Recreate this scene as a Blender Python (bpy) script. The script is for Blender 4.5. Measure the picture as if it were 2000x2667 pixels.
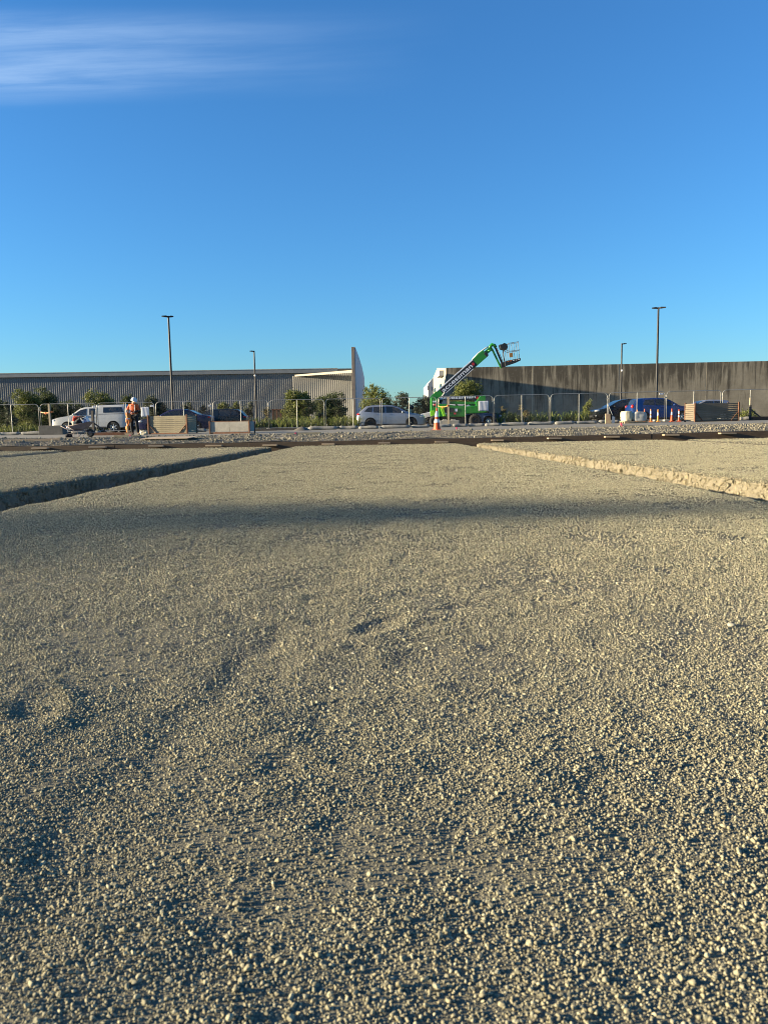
import bpy, bmesh, math, random
import numpy as np
from math import sin, cos, pi, radians, atan, tan, sqrt
from mathutils import Matrix, Vector, Euler

random.seed(7)
np.random.seed(7)
scene = bpy.context.scene
for o in list(bpy.data.objects):
    bpy.data.objects.remove(o)
C = scene.collection

# ------------------------------------------------------------------ camera
CAM_H = 0.70
PITCH = atan(228.5 / 2000)
ROLL = -0.0175
cam_d = bpy.data.cameras.new('camera')
cam_d.sensor_fit = 'HORIZONTAL'
cam_d.sensor_width = 36
cam_d.lens = 36
cam_d.clip_start = 0.02
cam_d.clip_end = 6000
cam_d.dof.use_dof = True
cam_d.dof.focus_distance = 14.0
cam_d.dof.aperture_fstop = 14
cam = bpy.data.objects.new('camera', cam_d)
C.objects.link(cam)
CAMROT = Matrix.Rotation(pi / 2 - PITCH, 3, 'X') @ Matrix.Rotation(ROLL, 3, 'Z')
cam.matrix_world = Matrix.Translation((0, 0, CAM_H)) @ CAMROT.to_4x4()
scene.camera = cam
scene.render.filter_size = 1.0
scene.cycles.filter_width = 1.0

# ------------------------------------------------------------------ world and sun
SUN_EL = radians(10.8)
SUN_A = radians(5.0)          # the sun stands left of the view, a little behind it
sun_vec = Vector((-cos(SUN_A) * cos(SUN_EL), -sin(SUN_A) * cos(SUN_EL), sin(SUN_EL)))
world = bpy.data.worlds.new('World')
scene.world = world
world.use_nodes = True
wn, wl = world.node_tree.nodes, world.node_tree.links
for n in list(wn):
    wn.remove(n)
w_out = wn.new('ShaderNodeOutputWorld')
w_bg = wn.new('ShaderNodeBackground')
w_bg.inputs['Strength'].default_value = 0.065
sky = wn.new('ShaderNodeTexSky')
sky.sky_type = 'NISHITA'
sky.sun_disc = False
sky.sun_elevation = SUN_EL
sky.sun_rotation = radians(270) - SUN_A
sky.air_density = 1.2
sky.dust_density = 0.0
sky.ozone_density = 6.0
sky.altitude = 0


def wnode(kind, **kw):
    n = wn.new(kind)
    for k, v in kw.items():
        if k.startswith('i') and k[1:].isdigit():
            n.inputs[int(k[1:])].default_value = v
        else:
            setattr(n, k, v)
    return n


def wmath(op, a, b=None, c=None, clamp=False):
    n = wn.new('ShaderNodeMath')
    n.operation = op
    n.use_clamp = clamp
    for i, s in enumerate((a, b, c)):
        if s is None:
            continue
        if hasattr(s, 'default_value') or hasattr(s, 'is_linked'):
            wl.new(s, n.inputs[i])
        else:
            n.inputs[i].default_value = s
    return n.outputs[0]


def wrange(s, a, b, smooth=True):
    n = wn.new('ShaderNodeMapRange')
    n.interpolation_type = 'SMOOTHSTEP' if smooth else 'LINEAR'
    n.inputs['From Min'].default_value = a
    n.inputs['From Max'].default_value = b
    wl.new(s, n.inputs['Value'])
    return n.outputs[0]


tc = wn.new('ShaderNodeTexCoord')
sep = wn.new('ShaderNodeSeparateXYZ')
wl.new(tc.outputs['Generated'], sep.inputs[0])
zc = wmath('MAXIMUM', sep.outputs[2], 0.02)
cu = wmath('DIVIDE', sep.outputs[0], zc)      # position over the ground of a high thin cloud sheet
cv = wmath('DIVIDE', sep.outputs[1], zc)
comb = wn.new('ShaderNodeCombineXYZ')
wl.new(wmath('MULTIPLY', cu, 1.6), comb.inputs[0])
wl.new(wmath('MULTIPLY', wmath('ADD', cv, wmath('MULTIPLY', cu, 0.05)), 11.0), comb.inputs[1])
wnz = wnode('ShaderNodeTexNoise')
wnz.inputs['Scale'].default_value = 1.0
wnz.inputs['Detail'].default_value = 6
wnz.inputs['Roughness'].default_value = 0.62
wnz.inputs['Distortion'].default_value = 0.35
wl.new(comb.outputs[0], wnz.inputs['Vector'])
comb2 = wn.new('ShaderNodeCombineXYZ')
wl.new(wmath('MULTIPLY', cu, 1.0), comb2.inputs[0])
wl.new(wmath('MULTIPLY', cv, 2.2), comb2.inputs[1])
wnz2 = wnode('ShaderNodeTexNoise')
wnz2.inputs['Scale'].default_value = 1.3
wnz2.inputs['Detail'].default_value = 3
wl.new(comb2.outputs[0], wnz2.inputs['Vector'])
streak = wrange(wnz.outputs['Fac'], 0.25, 0.75)
vv = wmath('ADD', cv, wmath('MULTIPLY', wmath('SUBTRACT', wnz2.outputs['Fac'], 0.5), 0.12))
m_lo = wrange(vv, 1.93, 2.08)
m_hi = wmath('SUBTRACT', 1.0, wrange(vv, 2.27, 2.53))
m_u = wmath('SUBTRACT', 1.0, wrange(wmath('ADD', cu, wmath('MULTIPLY', wnz2.outputs['Fac'], 0.5)), -1.1, 0.5))
m_l = wrange(cu, -4.5, -2.0)
body = wmath('MULTIPLY', wmath('MULTIPLY', m_lo, m_hi), wmath('MULTIPLY', m_u, m_l))
fac = wmath('MULTIPLY', body, wmath('ADD', wmath('MULTIPLY', streak, 0.62), 0.28), clamp=True)
fac = wmath('MULTIPLY', fac, 0.84, clamp=True)
hs = wn.new('ShaderNodeHueSaturation')
hs.inputs['Saturation'].default_value = 1.0
hs.inputs['Value'].default_value = 1.0
wl.new(sky.outputs[0], hs.inputs['Color'])
wmix = wn.new('ShaderNodeMix')
wmix.data_type = 'RGBA'
wl.new(fac, wmix.inputs['Factor'])
wt_ = wn.new('ShaderNodeMix')
wt_.data_type = 'RGBA'
wt_.blend_type = 'MULTIPLY'
wt_.inputs['Factor'].default_value = 1.0
wt_.inputs['B'].default_value = (0.68, 0.905, 1.02, 1)
wl.new(hs.outputs[0], wt_.inputs['A'])
wl.new(wt_.outputs['Result'], wmix.inputs['A'])
wmix.inputs['B'].default_value = (1.75, 2.6, 3.9, 1)
wl.new(wmix.outputs['Result'], w_bg.inputs['Color'])
wl.new(w_bg.outputs[0], w_out.inputs[0])

sun_d = bpy.data.lights.new('sun', 'SUN')
sun_d.energy = 5.0
sun_d.angle = radians(0.55)
sun_d.color = (1.0, 0.83, 0.56)
sun = bpy.data.objects.new('sun', sun_d)
C.objects.link(sun)
sun.rotation_euler = (-sun_vec).to_track_quat('-Z', 'Y').to_euler()

scene.view_settings.view_transform = 'Standard'
scene.view_settings.look = 'None'
scene.view_settings.gamma = 1
scene.view_settings.use_curve_mapping = False
scene.view_settings.exposure = 1.98


# ------------------------------------------------------------------ helpers
def ray(px, py):
    return CAMROT @ Vector(((px - 1000) / 2000, (1333.5 - py) / 2000, -1))


def at(px, py, Y):
    d = ray(px, py)
    t = Y / d.y
    return Vector((d.x * t, Y, CAM_H + d.z * t))


def gz(X, Y):
    """height of the ground beyond the pads"""
    z = np.interp(Y, [27, 33, 47], [0.10, 0.34, 0.46])
    return float(z + 0.006 * min(max(0.0, X), 40))


def foot(px, Y):
    """point on the ground at depth Y seen at column px"""
    p = at(px, 1105, Y)
    for _ in range(3):
        z = gz(p.x, Y)
        # shift for the camera roll between the horizon and the ground
        d = CAMROT.transposed() @ Vector((p.x, Y, z - CAM_H))
        cpx = 1000 + 2000 * d.x / -d.z
        p.x += (px - cpx) * Y / 2000
    return Vector((p.x, Y, gz(p.x, Y)))


class MB:
    def __init__(self):
        self.v = []
        self.f = []
        self.s = []

    def add(self, verts, faces, smooth=False, m=None):
        b = len(self.v)
        if m is not None:
            verts = [m @ Vector(q) for q in verts]
        self.v.extend([tuple(q) for q in verts])
        self.f.extend([tuple(i + b for i in f) for f in faces])
        self.s.extend([smooth] * len(faces))
        return self

    def box(self, c, s, m=None, rz=0, ry=0, rx=0):
        x, y, z = s[0] / 2, s[1] / 2, s[2] / 2
        vs = [(-x, -y, -z), (x, -y, -z), (x, y, -z), (-x, y, -z), (-x, -y, z), (x, -y, z), (x, y, z), (-x, y, z)]
        R = Matrix.Translation(c) @ Euler((rx, ry, rz)).to_matrix().to_4x4()
        vs = [R @ Vector(q) for q in vs]
        return self.add(vs, [(0, 3, 2, 1), (4, 5, 6, 7), (0, 1, 5, 4), (1, 2, 6, 5), (2, 3, 7, 6), (3, 0, 4, 7)], False, m)

    def cyl(self, p0, p1, r0, r1=None, n=10, smooth=True, caps=True):
        r1 = r0 if r1 is None else r1
        p0, p1 = Vector(p0), Vector(p1)
        ax = (p1 - p0).normalized()
        a = ax.orthogonal().normalized()
        b = ax.cross(a)
        vs = []
        for p, r in ((p0, r0), (p1, r1)):
            for i in range(n):
                t = 2 * pi * i / n
                vs.append(p + a * (r * cos(t)) + b * (r * sin(t)))
        fs = [(i, (i + 1) % n, n + (i + 1) % n, n + i) for i in range(n)]
        self.add(vs, fs, smooth)
        if caps:
            self.add(vs[:n], [tuple(reversed(range(n)))])
            self.add(vs[n:], [tuple(range(n))])
        return self

    def tube(self, pts, r, n=8, caps=True):
        pts = [Vector(p) for p in pts]
        rs = r if isinstance(r, (list, tuple)) else [r] * len(pts)
        vs = []
        prev = None
        for i, p in enumerate(pts):
            d = (pts[min(i + 1, len(pts) - 1)] - pts[max(i - 1, 0)]).normalized()
            if prev is None:
                a = d.orthogonal().normalized()
            else:
                a = (prev - d * prev.dot(d)).normalized()
            prev = a
            b = d.cross(a)
            for k in range(n):
                t = 2 * pi * k / n
                vs.append(p + a * (rs[i] * cos(t)) + b * (rs[i] * sin(t)))
        fs = []
        for i in range(len(pts) - 1):
            for k in range(n):
                fs.append((i * n + k, i * n + (k + 1) % n, (i + 1) * n + (k + 1) % n, (i + 1) * n + k))
        if caps:
            fs.append(tuple(reversed(range(n))))
            fs.append(tuple((len(pts) - 1) * n + k for k in range(n)))
        return self.add(vs, fs, True)

    def prism(self, poly, y0, y1):
        """polygon in the xz plane pushed from y0 to y1"""
        n = len(poly)
        a = sum(poly[i][0] * poly[(i + 1) % n][1] - poly[(i + 1) % n][0] * poly[i][1] for i in range(n))
        if a < 0:
            poly = list(reversed(poly))
        vs = [(x, y0, z) for x, z in poly] + [(x, y1, z) for x, z in poly]
        fs = [tuple(range(n)), tuple(reversed(range(n, 2 * n)))]
        fs += [(i, n + i, n + (i + 1) % n, (i + 1) % n) for i in range(n)]
        return self.add(vs, fs)

    def lathe(self, prof, c=(0, 0, 0), axis='Z', n=24, smooth=True):
        vs = []
        for r, h in prof:
            for k in range(n):
                t = 2 * pi * k / n
                a, b = r * cos(t), r * sin(t)
                q = (a, b, h) if axis == 'Z' else (a, h, b)
                vs.append((q[0] + c[0], q[1] + c[1], q[2] + c[2]))
        fs = []
        for i in range(len(prof) - 1):
            for k in range(n):
                f = (i * n + k, i * n + (k + 1) % n, (i + 1) * n + (k + 1) % n, (i + 1) * n + k)
                fs.append(f if axis == 'Z' else tuple(reversed(f)))
        return self.add(vs, fs, smooth)

    def ball(self, c, r, n=12, k=8, m=None):
        if not isinstance(r, (tuple, list)):
            r = (r, r, r)
        vs = [(c[0], c[1], c[2] - r[2])]
        for i in range(1, k):
            ph = -pi / 2 + pi * i / k
            for j in range(n):
                t = 2 * pi * j / n
                vs.append((c[0] + r[0] * cos(ph) * cos(t), c[1] + r[1] * cos(ph) * sin(t), c[2] + r[2] * sin(ph)))
        vs.append((c[0], c[1], c[2] + r[2]))
        fs = [(0, 1 + (j + 1) % n, 1 + j) for j in range(n)]
        for i in range(k - 2):
            for j in range(n):
                a = 1 + i * n + j
                b = 1 + i * n + (j + 1) % n
                fs.append((a, b, b + n, a + n))
        l = len(vs) - 1
        base = 1 + (k - 2) * n
        fs += [(base + j, base + (j + 1) % n, l) for j in range(n)]
        return self.add(vs, fs, True, m)

    def mesh(self, name):
        me = bpy.data.meshes.new(name)
        me.from_pydata(self.v, [], self.f)
        if self.s:
            me.polygons.foreach_set('use_smooth', self.s)
        me.update()
        return me

    def build(self, name, mat, parent=None, bevel=0, loc=None):
        o = bpy.data.objects.new(name, self.mesh(name))
        C.objects.link(o)
        o.data.materials.append(mat)
        if parent is not None:
            o.parent = parent
        if loc is not None:
            o.location = loc
        if bevel:
            b = o.modifiers.new('bevel', 'BEVEL')
            b.width = bevel
            b.segments = 2
            b.limit_method = 'ANGLE'
        return o


def tag(o, label, cat, group=None):
    o['label'] = label
    o['category'] = cat
    if group:
        o['group'] = group
    return o


def thing(name, label, cat, loc=(0, 0, 0), rz=0, group=None):
    o = bpy.data.objects.new(name, None)
    o.empty_display_size = 0.2
    C.objects.link(o)
    o.location = loc
    o.rotation_euler = (0, 0, rz)
    return tag(o, label, cat, group)


def link_copy(src, parent, name=None, loc=None):
    o = src.copy()
    C.objects.link(o)
    o.parent = parent
    if name:
        o.name = name
    if loc is not None:
        o.location = loc
    return o


# ------------------------------------------------------------------ materials
def new_mat(name):
    m = bpy.data.materials.new(name)
    m.use_nodes = True
    nt = m.node_tree
    return m, nt, nt.nodes['Principled BSDF']


def nd(nt, kind, **kw):
    n = nt.nodes.new(kind)
    for k, v in kw.items():
        setattr(n, k, v)
    return n


def ramp(nt, fac, stops):
    r = nd(nt, 'ShaderNodeValToRGB')
    els = r.color_ramp.elements
    while len(els) < len(stops):
        els.new(0.5)
    for e, (p, c) in zip(els, stops):
        e.position = p
        e.color = (c[0], c[1], c[2], 1) if len(c) == 3 else c
    nt.links.new(fac, r.inputs[0])
    return r.outputs[0]


def noise(nt, scale, detail=4, rough=0.55, vec=None, dist=0):
    n = nd(nt, 'ShaderNodeTexNoise')
    n.inputs['Scale'].default_value = scale
    n.inputs['Detail'].default_value = detail
    n.inputs['Roughness'].default_value = rough
    n.inputs['Distortion'].default_value = dist
    if vec is not None:
        nt.links.new(vec, n.inputs['Vector'])
    return n.outputs['Fac']


def coords(nt, kind='Object', scale=(1, 1, 1), rot=(0, 0, 0)):
    t = nd(nt, 'ShaderNodeTexCoord')
    mp = nd(nt, 'ShaderNodeMapping')
    mp.inputs['Scale'].default_value = scale
    mp.inputs['Rotation'].default_value = rot
    nt.links.new(t.outputs[kind], mp.inputs['Vector'])
    return mp.outputs[0]


def mixc(nt, fac, a, b, blend='MIX'):
    n = nd(nt, 'ShaderNodeMix', data_type='RGBA', blend_type=blend)
    for s, i in ((fac, 0), (a, 6), (b, 7)):
        if hasattr(s, 'links'):
            nt.links.new(s, n.inputs[i])
        elif i == 0:
            n.inputs[0].default_value = s
        else:
            n.inputs[i].default_value = (s[0], s[1], s[2], 1)
    return n.outputs[2]


def bump(nt, bs, h, strength, dist=0.02):
    b = nd(nt, 'ShaderNodeBump')
    b.inputs['Strength'].default_value = strength
    b.inputs['Distance'].default_value = dist
    nt.links.new(h, b.inputs['Height'])
    nt.links.new(b.outputs[0], bs.inputs['Normal'])


ALBEDO = 0.8


def worn(name, col, rough=0.6, metal=0.0, var=0.25, scale=6, dirt=None, dirt_amt=0.35, bstr=0.15, stretch=(1, 1, 1), coat=0.0, spec=0.5):
    """plain procedural finish: uneven colour, patches of dirt, fine relief"""
    m, nt, bs = new_mat(name)
    col = [c * ALBEDO for c in col]
    dirt = dirt and [c * ALBEDO for c in dirt]
    v = coords(nt, 'Object', stretch)
    n1 = noise(nt, scale, 5, 0.6, v)
    lo = [c * (1 - var) for c in col]
    hi = [min(1, c * (1 + var)) for c in col]
    c1 = ramp(nt, n1, [(0.3, lo), (0.7, hi)])
    if dirt:
        n2 = noise(nt, scale * 0.35, 6, 0.7, v, 0.4)
        f = ramp(nt, n2, [(0.45, (0, 0, 0)), (0.72, (dirt_amt,) * 3)])
        c1 = mixc(nt, f, c1, dirt)
    nt.links.new(c1, bs.inputs['Base Color'])
    rr = nd(nt, 'ShaderNodeMapRange')
    rr.inputs['To Min'].default_value = max(0.03, rough - 0.12)
    rr.inputs['To Max'].default_value = min(1, rough + 0.12)
    nt.links.new(n1, rr.inputs[0])
    nt.links.new(rr.outputs[0], bs.inputs['Roughness'])
    bs.inputs['Metallic'].default_value = metal
    bs.inputs['Specular IOR Level'].default_value = spec
    if coat:
        bs.inputs['Coat Weight'].default_value = coat
        bs.inputs['Coat Roughness'].default_value = 0.06
    if bstr:
        bump(nt, bs, noise(nt, scale * 6, 3, 0.6, v), bstr, 0.01)
    return m


def paint(name, col, metal=0.0, rough=0.35, dirty=0.2):
    return worn(name, col, rough, metal, 0.05, 1.5, (0.25, 0.22, 0.17), dirty, 0.0, coat=0.15, spec=0.35)


def leaf_mat(name, c0, c1, c2):
    m, nt, bs = new_mat(name)
    g = nd(nt, 'ShaderNodeNewGeometry')
    v = coords(nt, 'Object')
    n1 = noise(nt, 2.2, 3, 0.5, v)
    a = nd(nt, 'ShaderNodeMath', operation='ADD')
    nt.links.new(g.outputs['Random Per Island'], a.inputs[0])
    nt.links.new(n1, a.inputs[1])
    h = nd(nt, 'ShaderNodeMath', operation='MULTIPLY')
    nt.links.new(a.outputs[0], h.inputs[0])
    h.inputs[1].default_value = 0.5
    nt.links.new(ramp(nt, h.outputs[0], [(0.2, c0), (0.5, c1), (0.8, c2)]), bs.inputs['Base Color'])
    bs.inputs['Roughness'].default_value = 0.55
    bs.inputs['Specular IOR Level'].default_value = 0.3
    tr = nd(nt, 'ShaderNodeBsdfTranslucent')
    nt.links.new(ramp(nt, h.outputs[0], [(0.2, c1), (0.8, c2)]), tr.inputs['Color'])
    ms = nd(nt, 'ShaderNodeMixShader')
    ms.inputs[0].default_value = 0.25
    nt.links.new(bs.outputs[0], ms.inputs[1])
    nt.links.new(tr.outputs[0], ms.inputs[2])
    nt.links.new(ms.outputs[0], nt.nodes['Material Output'].inputs['Surface'])
    return m


GRAVEL = (0.17, 0.158, 0.112)  # bed kept darker than the loose stones, to deepen the shade between them


def gravel_base():
    m, nt, bs = new_mat('gravel_bed')
    v = coords(nt, 'Object')
    big = noise(nt, 0.5, 4, 0.55, v)
    med = noise(nt, 9, 5, 0.6, v)
    fine = noise(nt, 140, 3, 0.7, v)
    c = ramp(nt, fine, [(0.3, [k * 0.62 for k in GRAVEL]), (0.72, [k * 1.2 for k in GRAVEL])])
    c = mixc(nt, ramp(nt, med, [(0.3, (0, 0, 0)), (0.75, (0.45, 0.45, 0.45))]), c, (0.15, 0.135, 0.092))
    c = mixc(nt, ramp(nt, big, [(0.35, (0, 0, 0)), (0.7, (0.4, 0.4, 0.4))]), c, (0.19, 0.175, 0.12))
    nt.links.new(c, bs.inputs['Base Color'])
    bs.inputs['Roughness'].default_value = 0.95
    bs.inputs['Specular IOR Level'].default_value = 0.2
    h = mixc(nt, 0.5, fine, med)
    bump(nt, bs, h, 1.0, 0.012)
    return m


def stone_mat(name, base, spread=0.3):
    m, nt, bs = new_mat(name)
    oi = nd(nt, 'ShaderNodeObjectInfo')
    v = coords(nt, 'Object')
    b = base
    c = ramp(nt, oi.outputs['Random'], [(0.0, [k * (1 - spread) for k in b]), (0.35, b), (0.6, (b[0] * 1.02, b[1] * 0.97, b[2] * 0.88)),
                                         (0.85, [min(1, k * (1 + spread)) for k in b]), (1.0, (b[0] * 0.75, b[1] * 0.78, b[2] * 0.8))])
    n1 = noise(nt, 3.5, 4, 0.6, v)
    c = mixc(nt, ramp(nt, n1, [(0.35, (0, 0, 0)), (0.7, (0.35, 0.35, 0.35))]), c, [k * 0.75 for k in b])
    nt.links.new(c, bs.inputs['Base Color'])
    bs.inputs['Roughness'].default_value = 0.9
    bs.inputs['Specular IOR Level'].default_value = 0.25
    return m


M = {}
M['gravel'] = gravel_base()
M['stone'] = stone_mat('gravel_stone', (0.262, 0.243, 0.163), 0.45)
M['rubble'] = stone_mat('rubble_stone', (0.17, 0.157, 0.12), 0.6)
M['subsoil'] = worn('subsoil', (0.20, 0.17, 0.125), 0.95, 0, 0.35, 8, bstr=0.6)
M['trench_wall'] = worn('trench_wall_gravel', (0.19, 0.168, 0.115), 0.95, 0, 0.3, 22, bstr=0.9)
M['asphalt'] = worn('dusty_asphalt', (0.19, 0.175, 0.135), 0.9, 0, 0.2, 5, (0.26, 0.245, 0.19), 0.6, 0.4)
M['earth'] = worn('earth_ground', (0.22, 0.20, 0.16), 0.95, 0, 0.25, 0.6, bstr=0.3)
M['form_timber'] = worn('form_timber', (0.075, 0.048, 0.028), 0.85, 0, 0.35, 5, (0.14, 0.11, 0.07), 0.35, 0.4, (1, 8, 8))
M['raw_timber'] = worn('raw_timber', (0.36, 0.27, 0.17), 0.8, 0, 0.22, 5, (0.28, 0.23, 0.17), 0.4, 0.3, (1, 9, 9))
M['ply'] = worn('plywood_sheet', (0.48, 0.36, 0.23), 0.8, 0, 0.15, 3, (0.33, 0.28, 0.2), 0.5, 0.2, (1, 5, 5))
M['old_timber'] = worn('weathered_timber', (0.31, 0.27, 0.18), 0.85, 0, 0.3, 4, (0.16, 0.14, 0.09), 0.7, 0.4, (1, 8, 8))
M['grey_timber'] = worn('grey_weathered_timber', (0.18, 0.145, 0.10), 0.85, 0, 0.3, 4, (0.1, 0.09, 0.07), 0.7, 0.4, (1, 8, 8))
M['post_timber'] = worn('post_timber', (0.36, 0.30, 0.21), 0.8, 0, 0.25, 5, (0.2, 0.17, 0.12), 0.5, 0.3, (8, 8, 1))
M['dark_post'] = worn('dark_stained_post', (0.07, 0.06, 0.05), 0.8, 0, 0.3, 6, bstr=0.3)
M['rust'] = worn('rusted_steel', (0.17, 0.075, 0.04), 0.8, 0.2, 0.4, 8, (0.09, 0.05, 0.035), 0.6, 0.3)
M['concrete'] = worn('precast_concrete', (0.36, 0.34, 0.295), 0.9, 0, 0.15, 5, (0.2, 0.19, 0.16), 0.5, 0.3)
M['dark_concrete'] = worn('dark_stained_concrete', (0.15, 0.14, 0.12), 0.9, 0, 0.25, 4, (0.07, 0.065, 0.05), 0.7, 0.3)
M['galv'] = worn('galvanised_steel', (0.36, 0.36, 0.34), 0.5, 0.6, 0.12, 10, bstr=0)
M['rail_grey'] = worn('grey_rail_steel', (0.13, 0.135, 0.14), 0.5, 0.3, 0.1, 6, bstr=0)
M['wire'] = worn('fence_wire', (0.05, 0.05, 0.05), 0.7, 0.1, 0.1, 4, bstr=0)
M['sock'] = worn('filter_sock_cloth', (0.24, 0.235, 0.215), 0.95, 0, 0.25, 10, (0.36, 0.33, 0.27), 0.5, 0.5)
M['black_metal'] = worn('black_painted_steel', (0.006, 0.006, 0.008), 0.6, 0, 0.2, 3, bstr=0)
M['lamp_lens'] = worn('lamp_lens', (0.5, 0.5, 0.48), 0.3, 0, 0.1, 4, bstr=0)
M['white_plastic'] = worn('white_plastic', (0.75, 0.76, 0.76), 0.5, 0, 0.06, 6, (0.5, 0.48, 0.42), 0.25, 0)
M['sign_white'] = worn('white_sign_board', (0.55, 0.57, 0.62), 0.6, 0, 0.06, 5, bstr=0)
M['orange'] = worn('orange_plastic', (0.65, 0.085, 0.015), 0.5, 0, 0.1, 8, (0.4, 0.2, 0.1), 0.25, 0)
M['orange_old'] = worn('faded_orange_plastic', (0.72, 0.22, 0.05), 0.6, 0, 0.15, 8, (0.35, 0.22, 0.12), 0.4, 0)
M['amber_plastic'] = worn('amber_plastic', (0.65, 0.28, 0.05), 0.6, 0, 0.15, 8, bstr=0)
M['reflect'] = worn('reflective_sleeve', (0.78, 0.78, 0.76), 0.4, 0, 0.08, 8, bstr=0)
M['tape'] = worn('orange_tape', (0.75, 0.20, 0.03), 0.5, 0, 0.1, 9, bstr=0)
M['pink'] = worn('pink_marking_paint', (0.8, 0.08, 0.18), 0.6, 0, 0.15, 30, bstr=0)
M['hivis'] = worn('hivis_orange_cloth', (0.70, 0.11, 0.015), 0.75, 0, 0.15, 7, (0.6, 0.25, 0.1), 0.3, 0.4)
M['hivis_old'] = worn('faded_hivis_cloth', (0.60, 0.17, 0.03), 0.8, 0, 0.2, 7, (0.5, 0.3, 0.15), 0.4, 0.5)
M['navy'] = worn('navy_work_cloth', (0.006, 0.007, 0.011), 0.85, 0, 0.3, 8, bstr=0.3)
M['skin'] = worn('skin', (0.45, 0.26, 0.18), 0.55, 0, 0.1, 9, bstr=0)
M['hair'] = worn('dark_hair', (0.03, 0.02, 0.015), 0.6, 0, 0.3, 40, bstr=0.4)
M['boot'] = worn('boot_leather', (0.05, 0.035, 0.025), 0.7, 0, 0.3, 8, bstr=0.3)
M['tyre'] = worn('tyre_rubber', (0.02, 0.02, 0.02), 0.8, 0, 0.3, 10, (0.12, 0.11, 0.09), 0.3, 0.2)
M['alloy'] = worn('alloy_rim', (0.55, 0.56, 0.58), 0.35, 0.8, 0.1, 6, bstr=0)
M['dark_rim'] = worn('dark_rim', (0.04, 0.04, 0.045), 0.4, 0.5, 0.1, 6, bstr=0)
M['arch'] = worn('dark_trim', (0.015, 0.015, 0.016), 0.7, 0, 0.2, 6, bstr=0)
M['glass'] = worn('tinted_glass', (0.012, 0.016, 0.018), 0.06, 0, 0.1, 2, bstr=0, spec=0.7)
M['red_lens'] = worn('red_lens', (0.5, 0.02, 0.02), 0.2, 0, 0.1, 5, bstr=0)
M['clear_lens'] = worn('clear_lens', (0.6, 0.62, 0.62), 0.15, 0.3, 0.1, 5, bstr=0)
M['p_white'] = paint('white_car_paint', (0.50, 0.51, 0.50))
M['p_silver'] = paint('silver_car_paint', (0.30, 0.33, 0.39), 0.5, 0.35)
M['p_navy'] = paint('navy_car_paint', (0.006, 0.008, 0.05), 0.1, 0.3, 0.05)
M['p_black'] = paint('black_car_paint', (0.005, 0.0055, 0.006), 0.0, 0.25, 0.03)
M['p_blue'] = paint('blue_car_paint', (0.004, 0.028, 0.14), 0.1, 0.3, 0.04)
M['p_steel_blue'] = paint('steel_blue_car_paint', (0.025, 0.06, 0.15), 0.2, 0.35, 0.06)
M['lift_green'] = worn('lift_green_paint', (0.014, 0.22, 0.014), 0.4, 0, 0.1, 3, (0.05, 0.12, 0.03), 0.3, 0, coat=0.3)
M['lift_lime'] = worn('lift_lime_plastic', (0.24, 0.62, 0.015), 0.45, 0, 0.08, 3, bstr=0)
M['lift_black'] = worn('lift_black', (0.014, 0.016, 0.018), 0.5, 0, 0.2, 4, bstr=0)
M['lettering'] = worn('white_lettering', (0.72, 0.75, 0.82), 0.5, 0, 0.05, 4, bstr=0)
M['red_badge'] = worn('red_badge', (0.45, 0.02, 0.03), 0.5, 0, 0.1, 4, bstr=0)
M['brown_panel'] = worn('brown_panel', (0.33, 0.17, 0.05), 0.6, 0, 0.15, 4, bstr=0)
M['barrow'] = worn('barrow_tray_steel', (0.22, 0.17, 0.17), 0.6, 0.2, 0.3, 7, (0.3, 0.26, 0.22), 0.5, 0.3)
M['red_bag'] = worn('red_bag_cloth', (0.5, 0.04, 0.02), 0.8, 0, 0.2, 9, bstr=0.4)
M['black_bag'] = worn('black_bag_cloth', (0.012, 0.012, 0.014), 0.8, 0, 0.2, 9, bstr=0.4)
M['cream'] = worn('cream_plastic', (0.68, 0.6, 0.44), 0.6, 0, 0.1, 5, bstr=0)
M['blue_label'] = worn('blue_label', (0.03, 0.09, 0.28), 0.5, 0, 0.1, 9, bstr=0)
M['wrap'] = worn('plastic_wrap', (0.42, 0.42, 0.40), 0.35, 0, 0.12, 5, (0.3, 0.3, 0.29), 0.5, 0.12)
M['wrap_cream'] = worn('cream_woven_bag', (0.50, 0.46, 0.33), 0.75, 0, 0.12, 6, (0.36, 0.32, 0.22), 0.6, 0.15, (4, 4, 0.6))
M['straw'] = worn('broom_bristle', (0.42, 0.31, 0.2), 0.9, 0, 0.3, 20, bstr=0.6, stretch=(4, 4, 1))
M['white_wall'] = worn('white_wall_paint', (0.42, 0.375, 0.27), 0.8, 0, 0.06, 1.5, (0.36, 0.32, 0.23), 0.25, 0.1, (1, 1, 0.3))
M['grey_wall'] = worn('grey_wall_paint', (0.30, 0.33, 0.36), 0.8, 0, 0.06, 1.5, bstr=0.1)
M['pale_wall'] = worn('pale_wall_paint', (0.50, 0.55, 0.60), 0.75, 0, 0.07, 1.2, (0.42, 0.46, 0.48), 0.35, 0.1, (1, 1, 0.15))
M['clad'] = worn('grey_steel_cladding', (0.165, 0.165, 0.16), 0.6, 0.1, 0.07, 0.8, (0.2, 0.2, 0.2), 0.25, 0, (1, 1, 0.2))
M['clad_dark'] = worn('dark_steel_flashing', (0.29, 0.285, 0.265), 0.5, 0.2, 0.1, 1, bstr=0)
M['clad_sunlit'] = worn('sunlit_grey_cladding', (0.165, 0.16, 0.147), 0.5, 0.25, 0.07, 0.8, (0.2, 0.18, 0.15), 0.25, 0, (1, 1, 0.2))  # same grey as the main wall, with the sun's warmth put into the colour
M['flash_cream'] = worn('cream_flashing', (0.42, 0.38, 0.29), 0.6, 0, 0.08, 2, bstr=0)
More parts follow.
